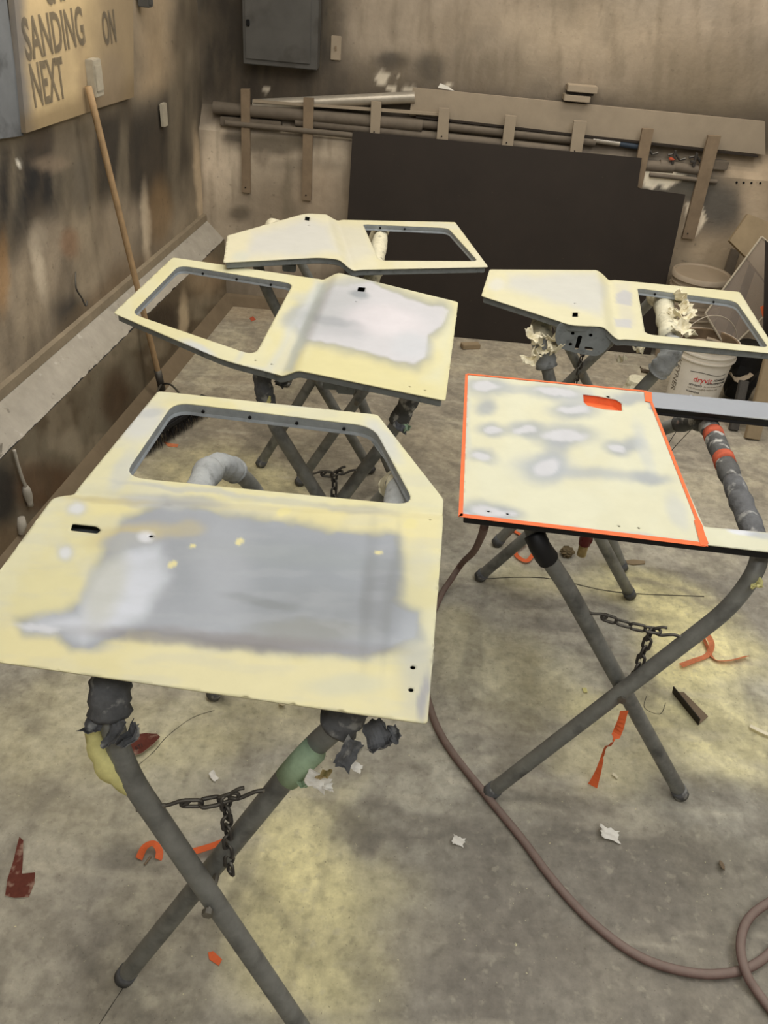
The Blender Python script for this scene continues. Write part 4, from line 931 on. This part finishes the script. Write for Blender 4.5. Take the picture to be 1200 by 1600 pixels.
def paintR(u, v):
    pt = Paint(u, v, (230, 228, 198)); pt.noise(.012, .45, .62, (228, 222, 184), .3)
    pt.poly([(1015, 600), (1300, 620), (1300, 665), (1015, 640)], (160, 164, 172), 2, .9, 1)
    B = [(760, 604, 22, 7, 0), (868, 612, 30, 6, 8), (895, 641, 24, 6, 0), (770, 673, 14, 5, 5), (820, 672, 18, 6, 0), (882, 680, 34, 9, 0), (855, 730, 20, 13, -20), (965, 700, 13, 6, 15), (988, 692, 10, 5, 0), (752, 714, 16, 5, 5), (1015, 748, 20, 5, 8), (985, 621, 22, 5, 5), (757, 634, 10, 6, 0), (760, 798, 26, 8, 5), (790, 802, 18, 5, 5), (728, 805, 8, 6, 0)]
    for a, b, c, d, an in B: pt.blob(a, b, c * 1.3 + 4, d * 1.4 + 4, (172, 177, 180), .8, an, .6, 8)
    pt.blob(870, 705, 18, 40, (176, 181, 186), .6, 10, .7); pt.blob(920, 740, 90, 9, (178, 183, 186), .7, 6, .8); pt.blob(800, 605, 60, 7, (190, 194, 192), .6, 5); pt.blob(900, 620, 30, 18, (190, 194, 198), .5); pt.blob(850, 730, 50, 22, (190, 195, 198), .45)
    pt.blob(1005, 700, 10, 40, (204, 208, 206), .5, -20); pt.blob(1060, 800, 14, 30, (200, 204, 204), .5, -20); pt.blob(900, 828, 160, 5, (198, 200, 196), .7, 6); pt.blob(728, 650, 6, 70, (206, 210, 202), .6)
    for a, b, c, d, an in B: 
        if (a, b) not in ((1015, 748), (757, 634), (985, 621), (988, 692)): pt.blob(a, b, c, d, (220, 220, 221), .9, an, .3, 5, .06, met=.3)
    pt.blob(1160, 830, 26, 5, (236, 238, 242), .9, 8, .3); pt.blob(1190, 836, 20, 6, (186, 190, 194), .7, 8)
    return pt
ZR = .474 * H
dR, xyR, zfR = car_door('car door masked with orange tape along its panel edges, on the right',
    [(722, 806), (730, 585), (1335, 642), (1400, 690), (1420, 870), (1385, 884)], [.008, .008, .01, .01, .01, .01],
    [(1018, 636), (1290, 665), (1345, 845), (1100, 823)], [.008, .03, .03, .008], [(1012, 612), (1100, 850)], ZR, .0, (850, 700),
    [[(911, 616), (935, 619), (962, 624), (971, 630), (972, 642), (945, 640), (918, 634), (912, 628)]], .024, paintR, [], .007, flange='black', inset=.005, chan=.022,
    extra_holes=[((950, 620), .006), ((763, 799), .0035), ((793, 803), .0035), ((967, 822), .003), ((998, 825), .003)])
def tape(pts, wv, name='masking_tape', m='orange', zo=.0012, parent=None):
    """flat strip: pairs of pixels (outer, inner) on the masked door"""
    V = []; Fc = []
    for i, (p, q) in enumerate(pts):
        a, b = xyR(p), xyR(q); V += [(a[0], a[1], ZR + zo), (b[0], b[1], ZR + zo)]
        if i: Fc.append((2 * i - 2, 2 * i - 1, 2 * i + 1, 2 * i))
    o = pymesh(name, V, Fc, M[m], parent or dR); md = o.modifiers.new('s', 'SOLIDIFY'); md.thickness = .0008; md.offset = 0; return o
def lerp2(a, b, n): return [(a[0] + (b[0] - a[0]) * k / n, a[1] + (b[1] - a[1]) * k / n) for k in range(n + 1)]
tape(list(zip(lerp2((727, 585), (716, 808), 8), lerp2((731, 586), (723, 807), 8))), 0)
tape(list(zip(lerp2((716, 808), (1103, 855), 8), lerp2((720, 803), (1090, 847), 8))), 0)
tape(list(zip(lerp2((1009, 613), (1101, 850), 8), lerp2((1013, 613), (1107, 850), 8))), 0)
tape([((1006, 612), (1018, 614)), ((1008, 628), (1019, 630))], 0, zo=.002)
tape([((1084, 814), (1092, 812)), ((1086, 822), (1097, 822)), ((1094, 853), (1106, 855))], 0, zo=.0022)
o = tape(list(zip(lerp2((730, 584), (1010, 611), 6), lerp2((730, 586), (1010, 613), 6))), 0)
# orange taped pocket behind the handle opening
hp = [xyR(p) for p in [(911, 616), (935, 619), (962, 624), (971, 630), (972, 642), (945, 640), (918, 634), (912, 628)]]
hp = offset_poly(round_poly(hp, .006, 3), -.003); n = len(hp); VV = [(q[0], q[1], ZR - .0024) for q in hp] + [(q[0], q[1], ZR - .022) for q in offset_poly(hp, .006)]
pymesh('handle_pocket', VV, [(i, (i + 1) % n, n + (i + 1) % n, n + i) for i in range(n)] + [tuple(range(n, 2 * n))], M['orange'], dR)

# small brackets under the doors
def hanger(px, py, z, parent, name='mounting_clip'):
    c = Vector(onz(px, py, z * H)); box(name, c, (.05, .02, .03), M['flange'], parent, None, .004)
hanger(452, 418, .47, d3); hanger(372, 424, .47, d3); hanger(540, 607, .465, d2); hanger(518, 600, .465, d2)

# ================================================================== BROOM
pt_top = Vector(onleft(138, 135, x_in + .05)); pt_bot = Vector(onpl(253, 606, (x_out + .07, 5, 0), LN))
t = thing('push_broom', 'push broom with long wooden handle leaning on the left wall', 'broom', (pt_bot.x, pt_bot.y, 0))
bmobj('handle', sweep(resample([pt_top, pt_bot], .1), .0135, 12), M['wood'], t, True)
hc = Vector((pt_bot.x + .06, pt_bot.y - .12, 0)); hd = Vector(onz(318, 650)) - Vector(onz(225, 712)); hd.z = 0; hd.normalize(); hcen = (Vector(onz(318, 650)) + Vector(onz(225, 712))) / 2
hcen.z = 0; R_ = frame3((0, 0, 0), hd, (0, 0, 1)).to_3x3()
box('head_block', hcen + Vector((0, 0, .085)), (.50, .06, .03), M['bristle'], t, R_, .006)
bm = bmesh.new(); rb = random.Random(2)
for i in range(420):
    b0 = hcen + R_ @ Vector((rb.uniform(-.245, .245), rb.uniform(-.026, .026), .07)); e = b0 + R_ @ Vector((rb.uniform(-.012, .012), rb.uniform(-.02, .02), -.069)); w = R_ @ Vector((.003, 0, 0)); w2 = R_ @ Vector((0, .003, 0))
    vs = [bm.verts.new(b0 + w), bm.verts.new(b0 - w), bm.verts.new(b0 + w2), bm.verts.new(e)]; bm.faces.new((vs[0], vs[1], vs[3])); bm.faces.new((vs[1], vs[2], vs[3])); bm.faces.new((vs[2], vs[0], vs[3]))
tag(bmobj('bristles', bm, M['bristle'], t), kind='stuff')
for s in (-.16, .12):
    e = hcen + R_ @ Vector((s, 0, .10)); bmobj('brace', sweep(smooth_curve([pt_bot + Vector((0, 0, .02)), pt_bot.lerp(e, .4) + Vector((0, 0, .05)), e], 6), .005, 8), M['chain'], t, True)
bmobj('socket', sweep([pt_bot + Vector((0, 0, -.01)), pt_bot + (pt_top - pt_bot).normalized() * .10], .018, 12), M['chain'], t, True)

# ================================================================== BUCKETS AND RIGHT-HAND CLUTTER
def lathe(name, prof, c, m, parent, n=40, close=True):
    V = []; Fc = []
    for (r, z) in prof:
        for k in range(n): V.append((c[0] + r * math.cos(2 * math.pi * k / n), c[1] + r * math.sin(2 * math.pi * k / n), c[2] + z))
    for j in range(len(prof) - 1):
        for k in range(n): Fc.append((j * n + k, j * n + (k + 1) % n, (j + 1) * n + (k + 1) % n, (j + 1) * n + k))
    o = pymesh(name, V, Fc, m, parent, True); autosmooth(o, 35); return o
HB = .37
def bucket(label, c, m, lid, inside=True, k=1.0):
    t = thing('bucket', label, 'bucket', c)
    body = [(0, .0005), (.128, .0005), (.131, .004), (.146, .285), (.158, .288), (.158, .296), (.147, .300), (.148, .318), (.156, .321), (.156, .330), (.149, .334), (.150, .352), (.157, .356), (.158, .370), (.150, .370)]
    if not lid: lathe('inner_wall', [(.1505, .3705), (.1445, .366), (.141, .29), (.134, .20), (.120, .02), (0, .02)], c, M['inner'], t)
    else: body += [(.0, .369)]
    body = [(r_ * (k if z_ < .28 else 1), z_) for r_, z_ in body]
    lathe('body', body, c, m, t)
    if lid: lathe('lid', [(.161, .350), (.164, .352), (.164, .374), (.160, .381), (.150, .381), (.146, .373), (.05, .371), (0, .372)], c, m, t)
    return t
c1 = onz(1109, 530, HB); c1 = (c1[0], c1[1], 0); c2 = ony(1097, 427, 4.72); c2 = (c2[0], c2[1], c2[2] - HB - .005)
bk1 = bucket('open white plastic bucket with a printed label under the rear right door', c1, M['plastic'], False)
def bail(c, ang, lean, m, parent, h=HB * .83, r=.160):
    pts = []
    for k in range(17):
        a = math.pi * k / 16; x = r * math.cos(a); q = r * math.sin(a) * 1.05
        pts.append(Vector((c[0], c[1], h)) + Vector((x * math.cos(ang), x * math.sin(ang), 0)) + Vector((-math.sin(ang), math.cos(ang), 0)) * q * math.sin(lean) + Vector((0, 0, q * math.cos(lean))))
    bmobj('bail_handle', sweep(pts, .0028, 8), m, parent, True)
bail(c1, .15, .1, M['wire'], bk1, HB * .88)
for s in (-1, 1): box('handle_lug', (c1[0] + s * .158 * math.cos(.15), c1[1] + s * .158 * math.sin(.15), HB * .86), (.022, .03, .035), M['plastic'], bk1)
# coil of hose inside the bucket
coil = thing('hose_coil', 'dusty hose coiled inside the open white bucket', 'hose', (c1[0], c1[1], .25))
pts = [Vector((c1[0] + (.112 - .0006 * k) * math.cos(k * .45), c1[1] + (.112 - .0006 * k) * math.sin(k * .45), .285 + .0012 * k)) for k in range(46)]
bmobj('tube', sweep(pts, .011, 8), M['plastic_dusty'], coil, True)
def wrapper(c, r0, a0, z0, taper=.0526):
    def f(p):
        z = z0 + p.y; r = .131 + (z / .285) * .015 + .0012 + p.z; a = a0 + p.x / r
        return Vector((c[0] + r * math.cos(a), c[1] + r * math.sin(a), z))
    return f
base_a = math.atan2(-c1[1], -c1[0])     # towards the camera
def lab(s, h, da, z, m, sx=1.0): textobj('label_print', s, h, None, M[m], bk1, wrap=wrapper(c1, 0, base_a + da, z), sx=sx)
lab('dryvit', .030, -.12, .185, 'red_ink', 1.0); lab('ADHESIVE', .012, .62, .196, 'black_ink'); lab('NON-CEMENT BASE', .010, .38, .178, 'black_ink', .95)
lab('ADHESIVO', .010, -.22, .160, 'black_ink'); lab('for use on exterior walls', .008, .32, .160, 'grey_ink'); lab('mix thoroughly before use', .009, -.24, .142, 'grey_ink', 1.2); lab('WARNING', .010, -.26, .120, 'black_ink')
for (z_, a0, a1, th_) in ((.232, -.30, 1.10, .003),):
    V = []; Fc = []
    for i in range(21):
        a = base_a + a0 + (a1 - a0) * i / 20; zz = z_ + .006 * math.sin(i * .3)
        for dzz in (0, th_): r = .131 + ((zz + dzz) / .285) * .015 + .0015; V.append((c1[0] + r * math.cos(a), c1[1] + r * math.sin(a), zz + dzz))
        if i: Fc.append((2 * i - 2, 2 * i, 2 * i + 1, 2 * i - 1))
    pymesh('label_line', V, Fc, M['black_ink'], bk1)
def vwrap(p):
    z = .270 - p.x; r = .131 + (z / .285) * .015 + .0014; a = base_a - .98 + p.y / r
    return Vector((c1[0] + r * math.cos(a), c1[1] + r * math.sin(a), z))
textobj('side_lettering', 'KEYNER', .036, None, M['grey_ink'], bk1, wrap=vwrap)
bk2 = bucket('dust-covered lidded bucket behind the rear right door by the wall', c2, M['plastic_dusty'], True, k=.94)
bail(c2, -.2, 2.2, M['wire'], bk2, c2[2] + HB * .84)
bk3 = bucket('dust-covered lower bucket that holds the lidded bucket by the wall', (c2[0], c2[1], 0), M['plastic_dusty'], False)
# clear sheet propped in the open bucket
def ly(px, py, y): return Vector(ony(px, py, y * H))
yq = c1[1] / H + .035
def onq(px, py): return Vector(onpl(px, py, (0, yq * H, .20), (0.0, -1, .25)))
Qs = [onq(1190, 370), onq(1102, 490), onq(1137, 548), onq(1262, 430)]
t = thing('clear_sheet', 'dusty see-through plastic sheet with pale edges standing in the open bucket', 'sheet', Qs[2])
mt = frame3(Qs[0], Qs[1] - Qs[0], Vector((0, -1, .25))); inv = mt.inverted(); o2 = [tuple((inv @ q_)[:2]) for q_ in Qs]
ar = sum(o2[i][0] * o2[(i + 1) % 4][1] - o2[(i + 1) % 4][0] * o2[i][1] for i in range(4)); o2 = o2 if ar > 0 else o2[::-1]
plate('pane', o2, [], .005, mt, M['glass'], t)
for i in range(4): bmobj('edge', sweep([Qs[i], Qs[(i + 1) % 4]], .0055, 6), M['glass_edge'], t)
# dark framed panel behind it, leaning to the right
Qp = [onpl(*p, (0, 2.22 * H, 0), (0.1, -1, .2)) for p in ((1192, 372), (1068, 560), (1230, 700), (1330, 480))]
mt = frame3(Qp[0], Qp[1] - Qp[0], Vector((0.1, -1, .2))); inv = mt.inverted(); o2 = [tuple((inv @ Vector(q_))[:2]) for q_ in Qp]
# tilted dusty board and cardboard box in the corner
def slab(name, pix, p0, n, th, m, label, cat):
    Q = [Vector(onpl(*p, p0, n)) for p in pix]; mt = frame3(Q[0], Q[1] - Q[0], Vector(n)); inv = mt.inverted(); o2 = [tuple((inv @ q)[:2]) for q in Q]
    K = len(o2); ar = sum(o2[i][0] * o2[(i + 1) % K][1] - o2[(i + 1) % K][0] * o2[i][1] for i in range(K))
    o = plate(name, o2 if ar > 0 else o2[::-1], [], th, mt, m); tag(o, label, cat); return o
slab('tilted_board', [(1140, 376), (1169, 334), (1204, 348), (1262, 420), (1220, 470), (1166, 402)], (0, 2.38 * H, .5), (-.15, -1, .35), .05, M['cardboard'], 'dusty tan block tilted on its corner in the right background', 'board')
slab('wood_board', [(1196, 375), (1262, 440), (1262, 560), (1192, 560)], (0, 2.30 * H, .4), (-.3, -1, .2), .02, M['sheet'], 'dark board at the right edge behind the clear sheet', 'board')
def post(name, a, b, w, d_, m, label, cat='board', tilt=0):
    A_, B_ = Vector(a), Vector(b); ax = (B_ - A_); o = box(name, (A_ + B_) / 2, (w, d_, ax.length), m, None, Vector((0, 0, 1)).rotation_difference(ax).to_matrix(), .003); tag(o, label, cat); return o
f1 = Vector(onz(1176, 690)); post('wood_plank', f1 + Vector((.0, .02, .004)), f1 + Vector((.055, .35, .78)), .075, .03, M['cardboard'], 'light wooden plank standing at the right edge with its foot on the floor')
f2 = Vector(onz(1190, 672)); post('wood_plank', f2 + Vector((.06, .06, .004)), f2 + Vector((.13, .42, .80)), .10, .03, M['board'], 'darker wooden plank behind the light one at the right edge')
f3 = Vector(onz(1147, 676)); post('metal_post', f3 + Vector((0, .02, .004)), f3 + Vector((.01, .12, .24)), .045, .03, M['chain'], 'dark grey flat post standing right behind the white bucket', 'post')
f4 = Vector(ony(1150, 425, 2.36 * H)); post('metal_post', (f4.x, 2.42 * H, .01), (f4.x + .03, 2.452 * H, .62), .05, .03, M['pipe'], 'dusty grey post against the wall beside the lidded bucket', 'post')
f5 = Vector(ony(1158, 425, 2.38 * H)); post('black_post', (f5.x + .03, 2.36 * H, .01), (f5.x + .07, 2.40 * H, .66), .04, .03, M['dark'], 'black post right of the lidded bucket under the tilted block', 'post')
bm = sweep([Vector(onz(1158, 640)) + Vector((0, .12, .03 + .05 * k)) for k in range(7)], lambda q: .07 + .02 * math.sin(q * 3.1), 14, .25); o = bmobj('rubber_sack', bm, M['black'], None); tag(o, 'crumpled black sack behind the white bucket', 'sack')
rag('paper_scrap', Vector(onz(1162, 600, .2)) + Vector((.0, .05, 0)), .1, M['plastic_dusty'], None, seed=12, flat=.7); tag(C.objects[-1], 'torn pale paper on the black sack behind the bucket', 'scrap')
pp = Vector(onz(1072, 585, .12)); post('wood_block', (pp.x, pp.y, .002), (pp.x + .01, pp.y + .06, .30), .05, .02, M['board'], 'small dusty board upright left of the white bucket', 'board')
bm = sweep([Vector((c1[0] - .30, c1[1] + .02, .001 + .02 * k)) for k in range(6)], lambda q: .075 - .02 * q, 14, .2); 
o = bmobj('trash_heap', bm, M['pad_cream']); tag(o, 'crumpled heap of cream masking paper on the floor left of the bucket', 'paper'); o['category'] = 'paper'
o = slab('orange_strip', [(1188, 480), (1206, 470), (1206, 494), (1192, 496)], (0, 2.20 * H, .3), (-.2, -1, .3), .004, M['orange'], 'orange tape scrap on the boards at the right edge', 'tape')

# ================================================================== HOSE
def fp(px, py, z=.012): return Vector(onz(px, py, z))
H1 = [V3(.150, .80, .40), V3(.142, .80, .30), V3(.115, .82, .15), fp(722, 880, .10), fp(705, 905, .04), fp(688, 932), fp(668, 985), fp(662, 1050), fp(674, 1112), fp(700, 1166), fp(760, 1243), fp(815, 1310), fp(868, 1380), fp(930, 1445), fp(1000, 1495), fp(1075, 1519), fp(1140, 1520), fp(1190, 1500), fp(1250, 1440), fp(1300, 1380), fp(1260, 1385, .025), fp(1200, 1411, .03), fp(1168, 1438, .03), fp(1157, 1475, .034), fp(1164, 1515, .036), fp(1182, 1548, .02), fp(1230, 1610)]
H1[0] = Vector(onz(757, 822, .80)); H1[1] = Vector(onz(752, 838, .62)); H1[2] = Vector(onz(740, 862, .36))
bmobj('air_hose', sweep(smooth_curve(H1, 8), .0112, 12, .05), M['hose'], None, True); tag(C.objects[-1], 'long dusty reddish air hose snaking over the floor with a loop at the right', 'hose')
t = thing('hose_coupler', 'red and brass hose coupler hanging under the orange-masked door', 'coupler', Vector(onz(919, 862, .60)))
ca = Vector(onz(920, 838, .80)); 
bmobj('body', sweep([ca + Vector((0, .02, .05)), ca + Vector((0, .02, -.04))], .015, 10), M['redfit'], t, True); bmobj('collar', sweep([ca + Vector((-.012, .02, -.02)), ca + Vector((.014, .02, -.028))], .011, 8), M['redfit'], t, True)
bmobj('brass_tip', sweep([ca + Vector((0, .02, -.042)), ca + Vector((0, .02, -.075))], .012, 10), M['brass'], t, True)

# ================================================================== FLOOR SCRAPS
def flat(name, pix, m, label, cat, th=.0012, lift=.002, curl=None, print_=None, group=None, step=.015):
    Q = [onz(*p, lift)[:2] for p in pix]; c = np.mean(Q, axis=0)
    V, Fc = cdt(densify(Q, step), [], step); z = np.full(len(V), lift) if curl is None else lift + curl(V[:, 0] - c[0], V[:, 1] - c[1])
    t = thing(name, label, cat, (c[0], c[1], 0), group)
    n = len(V); P_ = [(a, b, zz) for (a, b), zz in zip(V, z)]
    pymesh('face', P_, [tuple(f) for f in Fc], M[m], t); Pb = [(a, b, zz - th) for (a, b), zz in zip(V, z)]
    e = {(f[i], f[(i + 1) % 3]) for f in Fc for i in range(3)}
    pymesh('backing', P_ + Pb, [tuple(i + n for i in f[::-1]) for f in Fc] + [(b, a, a + n, b + n) for (a, b) in e if (b, a) not in e], M['sandback' if m == 'sand' else m], t)
    return t, c
sp, c = flat('sandpaper_piece', [(184, 1182), (200, 1158), (212, 1148), (228, 1145), (246, 1150), (251, 1156), (238, 1168), (222, 1180), (205, 1184)], 'sand', 'curled red-brown sandpaper with print behind the near stand', 'sandpaper', curl=lambda x, y: .015 * sstep(0, .06, x) + .008 * sstep(.0, .04, -y), lift=.004)
a = Vector(onz(212, 1172, .012)); b = Vector(onz(232, 1163, .018)); a.z = .013; b.z = .020
textobj('print', 'STI', .012, frame3(a, b - a, (0, -.1, 1)), M['black_ink'], sp)
flat('sandpaper_piece', [(8, 1400), (12, 1375), (22, 1345), (32, 1313), (38, 1318), (36, 1345), (34, 1365), (55, 1363), (54, 1380), (45, 1402), (22, 1403)], 'sand', 'worn red sandpaper with a pointed strip at the left edge of the floor', 'sandpaper', curl=lambda x, y: .010 * sstep(.02, .08, y) + .006 * sstep(0, .04, -x))
def bandt(label, pts, wid, m, lift=.004, cat='tape', tw=.0, name='tape_strip'):
    Q = smooth_curve([Vector(p) for p in pts], 6); V = []; Fc = []
    for i, p in enumerate(Q):
        tt = (Q[min(i + 1, len(Q) - 1)] - Q[max(i - 1, 0)]).normalized(); nn = tt.cross(Vector((0, 0, 1))).normalized()
        ww = wid(i / (len(Q) - 1)) if callable(wid) else wid; a = tw * i / len(Q); dv = nn * math.cos(a) + Vector((0, 0, 1)) * math.sin(a)
        V += [p + dv * ww, p - dv * ww]
        if i: Fc.append((2 * i - 2, 2 * i - 1, 2 * i + 1, 2 * i))
    o = pymesh(name, V, Fc, M[m]); md = o.modifiers.new('s', 'SOLIDIFY'); md.thickness = .001; tag(o, label, cat); return o
bandt('curved orange tape strip on the floor left of the near stand cross', [fp(217, 1342, .004), fp(226, 1324, .02), fp(240, 1318, .022), fp(249, 1330, .010), fp(247, 1343, .004)], .010, 'orange', tw=.6)
bandt('folded orange tape behind the hanging chain of the near stand', [fp(298, 1332, .012), fp(325, 1324, .02), fp(350, 1314, .03), fp(362, 1306, .04), fp(356, 1318, .03), fp(340, 1330, .014), fp(330, 1345, .005)], .010, 'orange', tw=1.0)
flat('tape_scrap', [(325, 1488), (333, 1486), (347, 1499), (342, 1509), (327, 1499)], 'orange', 'small orange tape scrap on the floor below the near stand', 'tape')
c0 = Vector(onz(226, 1351, .004)); d0 = Vector(onz(236, 1338, .004)); o = bmobj('wood_sliver', sweep([c0, d0], .003, 6), M['board']); tag(o, 'thin wood sliver beside the curved orange tape', 'sliver')
# tape hanging from the right stand pivot
pv = V3(.325, .735, .22)
bandt('narrow orange tape strip hanging from the right stand pivot to the floor', [pv + Vector((-.004, -.03, 0)), pv + Vector((-.004, -.035, -.07)), pv + Vector((-.012, -.04, -.12)), Vector(onz(945, 1170, .15)), Vector(onz(935, 1205, .05)), fp(926, 1228, .004)],
      lambda q: .011 if q < .28 else (.003 if q < .62 else .003 + .030 * (q - .62)), 'orange')
bandt('dusty orange tape tangle on the yellow dusted floor at the right', [fp(1064, 1040), fp(1085, 1032), fp(1105, 1024, .006), fp(1112, 1008, .03), fp(1106, 994, .035), fp(1098, 992, .02), fp(1104, 1008, .006), fp(1116, 1030, .006), fp(1140, 1032), fp(1168, 1025)], .010, 'orange_dusty', tw=.8)
bandt('orange tape loop on the floor behind the right stand', [fp(800, 828, .004), fp(818, 838, .01), fp(838, 850, .01), fp(826, 875), fp(812, 872), fp(806, 862), fp(822, 848)], .008, 'orange', tw=.5)
flat('tape_scrap', [(256, 690), (268, 693), (279, 694), (277, 699), (262, 697)], 'orange_dusty', 'dusty orange scrap on the floor beside the broom head', 'tape')
flat('tape_scrap', [(390, 497), (395, 494), (400, 499), (393, 502)], 'rust_tape', 'small rust-red scrap on the far floor behind the second door window', 'scrap')
def scrap(px, py, s, m, label, seed, name='paper_scrap', cat='scrap', z=.012):
    o = rag(name, Vector(onz(px, py, z)), s, M[m], None, n=5, flat=.25, seed=seed)
    zs = [v.co.z for v in o.data.vertices]; o.location.z -= min(zs) - .002; tag(o, label, cat)
scrap(172, 1142, .045, 'white', 'small white torn paper beside the near stand left leg', 101)
scrap(180, 1158, .04, 'cardboard', 'small tan scrap under the white torn paper by the near stand', 102)
scrap(952, 1302, .06, 'white', 'white crumpled scrap on the floor right of the hose', 103); scrap(716, 1313, .035, 'white', 'tiny pale scrap on the floor left of the hose', 104)
scrap(334, 1211, .030, 'white', 'small white shell-like chip on the floor within the near stand', 105); scrap(558, 1168, .035, 'white', 'pale flake on the floor right of the green-wrapped tube', 106)
scrap(440, 1100, .03, 'paper', 'pale chip just under the near door front edge', 107); scrap(1128, 1352, .03, 'board', 'small brown flake on the dark floor at the right', 108); scrap(915, 1076, .02, 'yellow', 'tiny yellow chip on the floor by the right stand cross', 109)
bandt('thin pale wood stick on the floor at the right edge', [fp(1172, 1134), fp(1190, 1143), fp(1212, 1152)], .007, 'paper', cat='stick', name='wood_stick')
scrap(962, 1210, .02, 'paper', 'tiny pale crumb right of the hanging tape end', 110)
# bent metal angle on the floor
t = thing('metal_angle', 'short bent metal angle piece lying on the yellow dust at the right', 'metal', onz(1075, 1105))
a0, a1, b0, b1 = Vector(onz(1050, 1082, .003)), Vector(onz(1091, 1133, .003)), Vector(onz(1068, 1082, .003)), Vector(onz(1106, 1120, .003))
u1, u0 = Vector(onz(1047, 1078, .035)), Vector(onz(1088, 1131, .035))
o = pymesh('lower_leg', [a0, a1, b1, b0], [(0, 1, 2, 3)], M['board'], t); md = o.modifiers.new('s', 'SOLIDIFY'); md.thickness = .003; md.offset = 1
o = pymesh('upright_leg', [a0, a1, a1 + Vector((-.006, -.004, .032)), a0 + Vector((-.006, -.004, .032))], [(0, 1, 2, 3)], M['sheet'], t); md = o.modifiers.new('s', 'SOLIDIFY'); md.thickness = .003
bm = bmesh.new(); bmesh.ops.create_icosphere(bm, subdivisions=3, radius=.026)
for v_ in bm.verts: v_.co *= .75 + .5 * random.random(); v_.co.z *= .7
bm.transform(Matrix.Translation(Vector(onz(886, 862, .018)))); tag(bmobj('dirt_clod', bm, M['clod']), 'rough brown clump on the floor behind the right stand', 'clod')
flat('disc_scrap', [(972, 876), (990, 874), (1008, 876), (1008, 880), (990, 882), (974, 879)], 'cardboard', 'thin curled disc on the floor right of the right stand back legs', 'disc', th=.004, lift=.006)
wbk = Vector(onz(735, 540, .015)); o = box('wood_block', wbk, (.11, .05, .028), M['cardboard'], None, Matrix.Rotation(.3, 3, 'Z')); tag(o, 'small wooden block on the floor near the foot of the dark sheet', 'block')
for i, (a, b) in enumerate(((724, 538), (985, 552), (970, 560))): pass
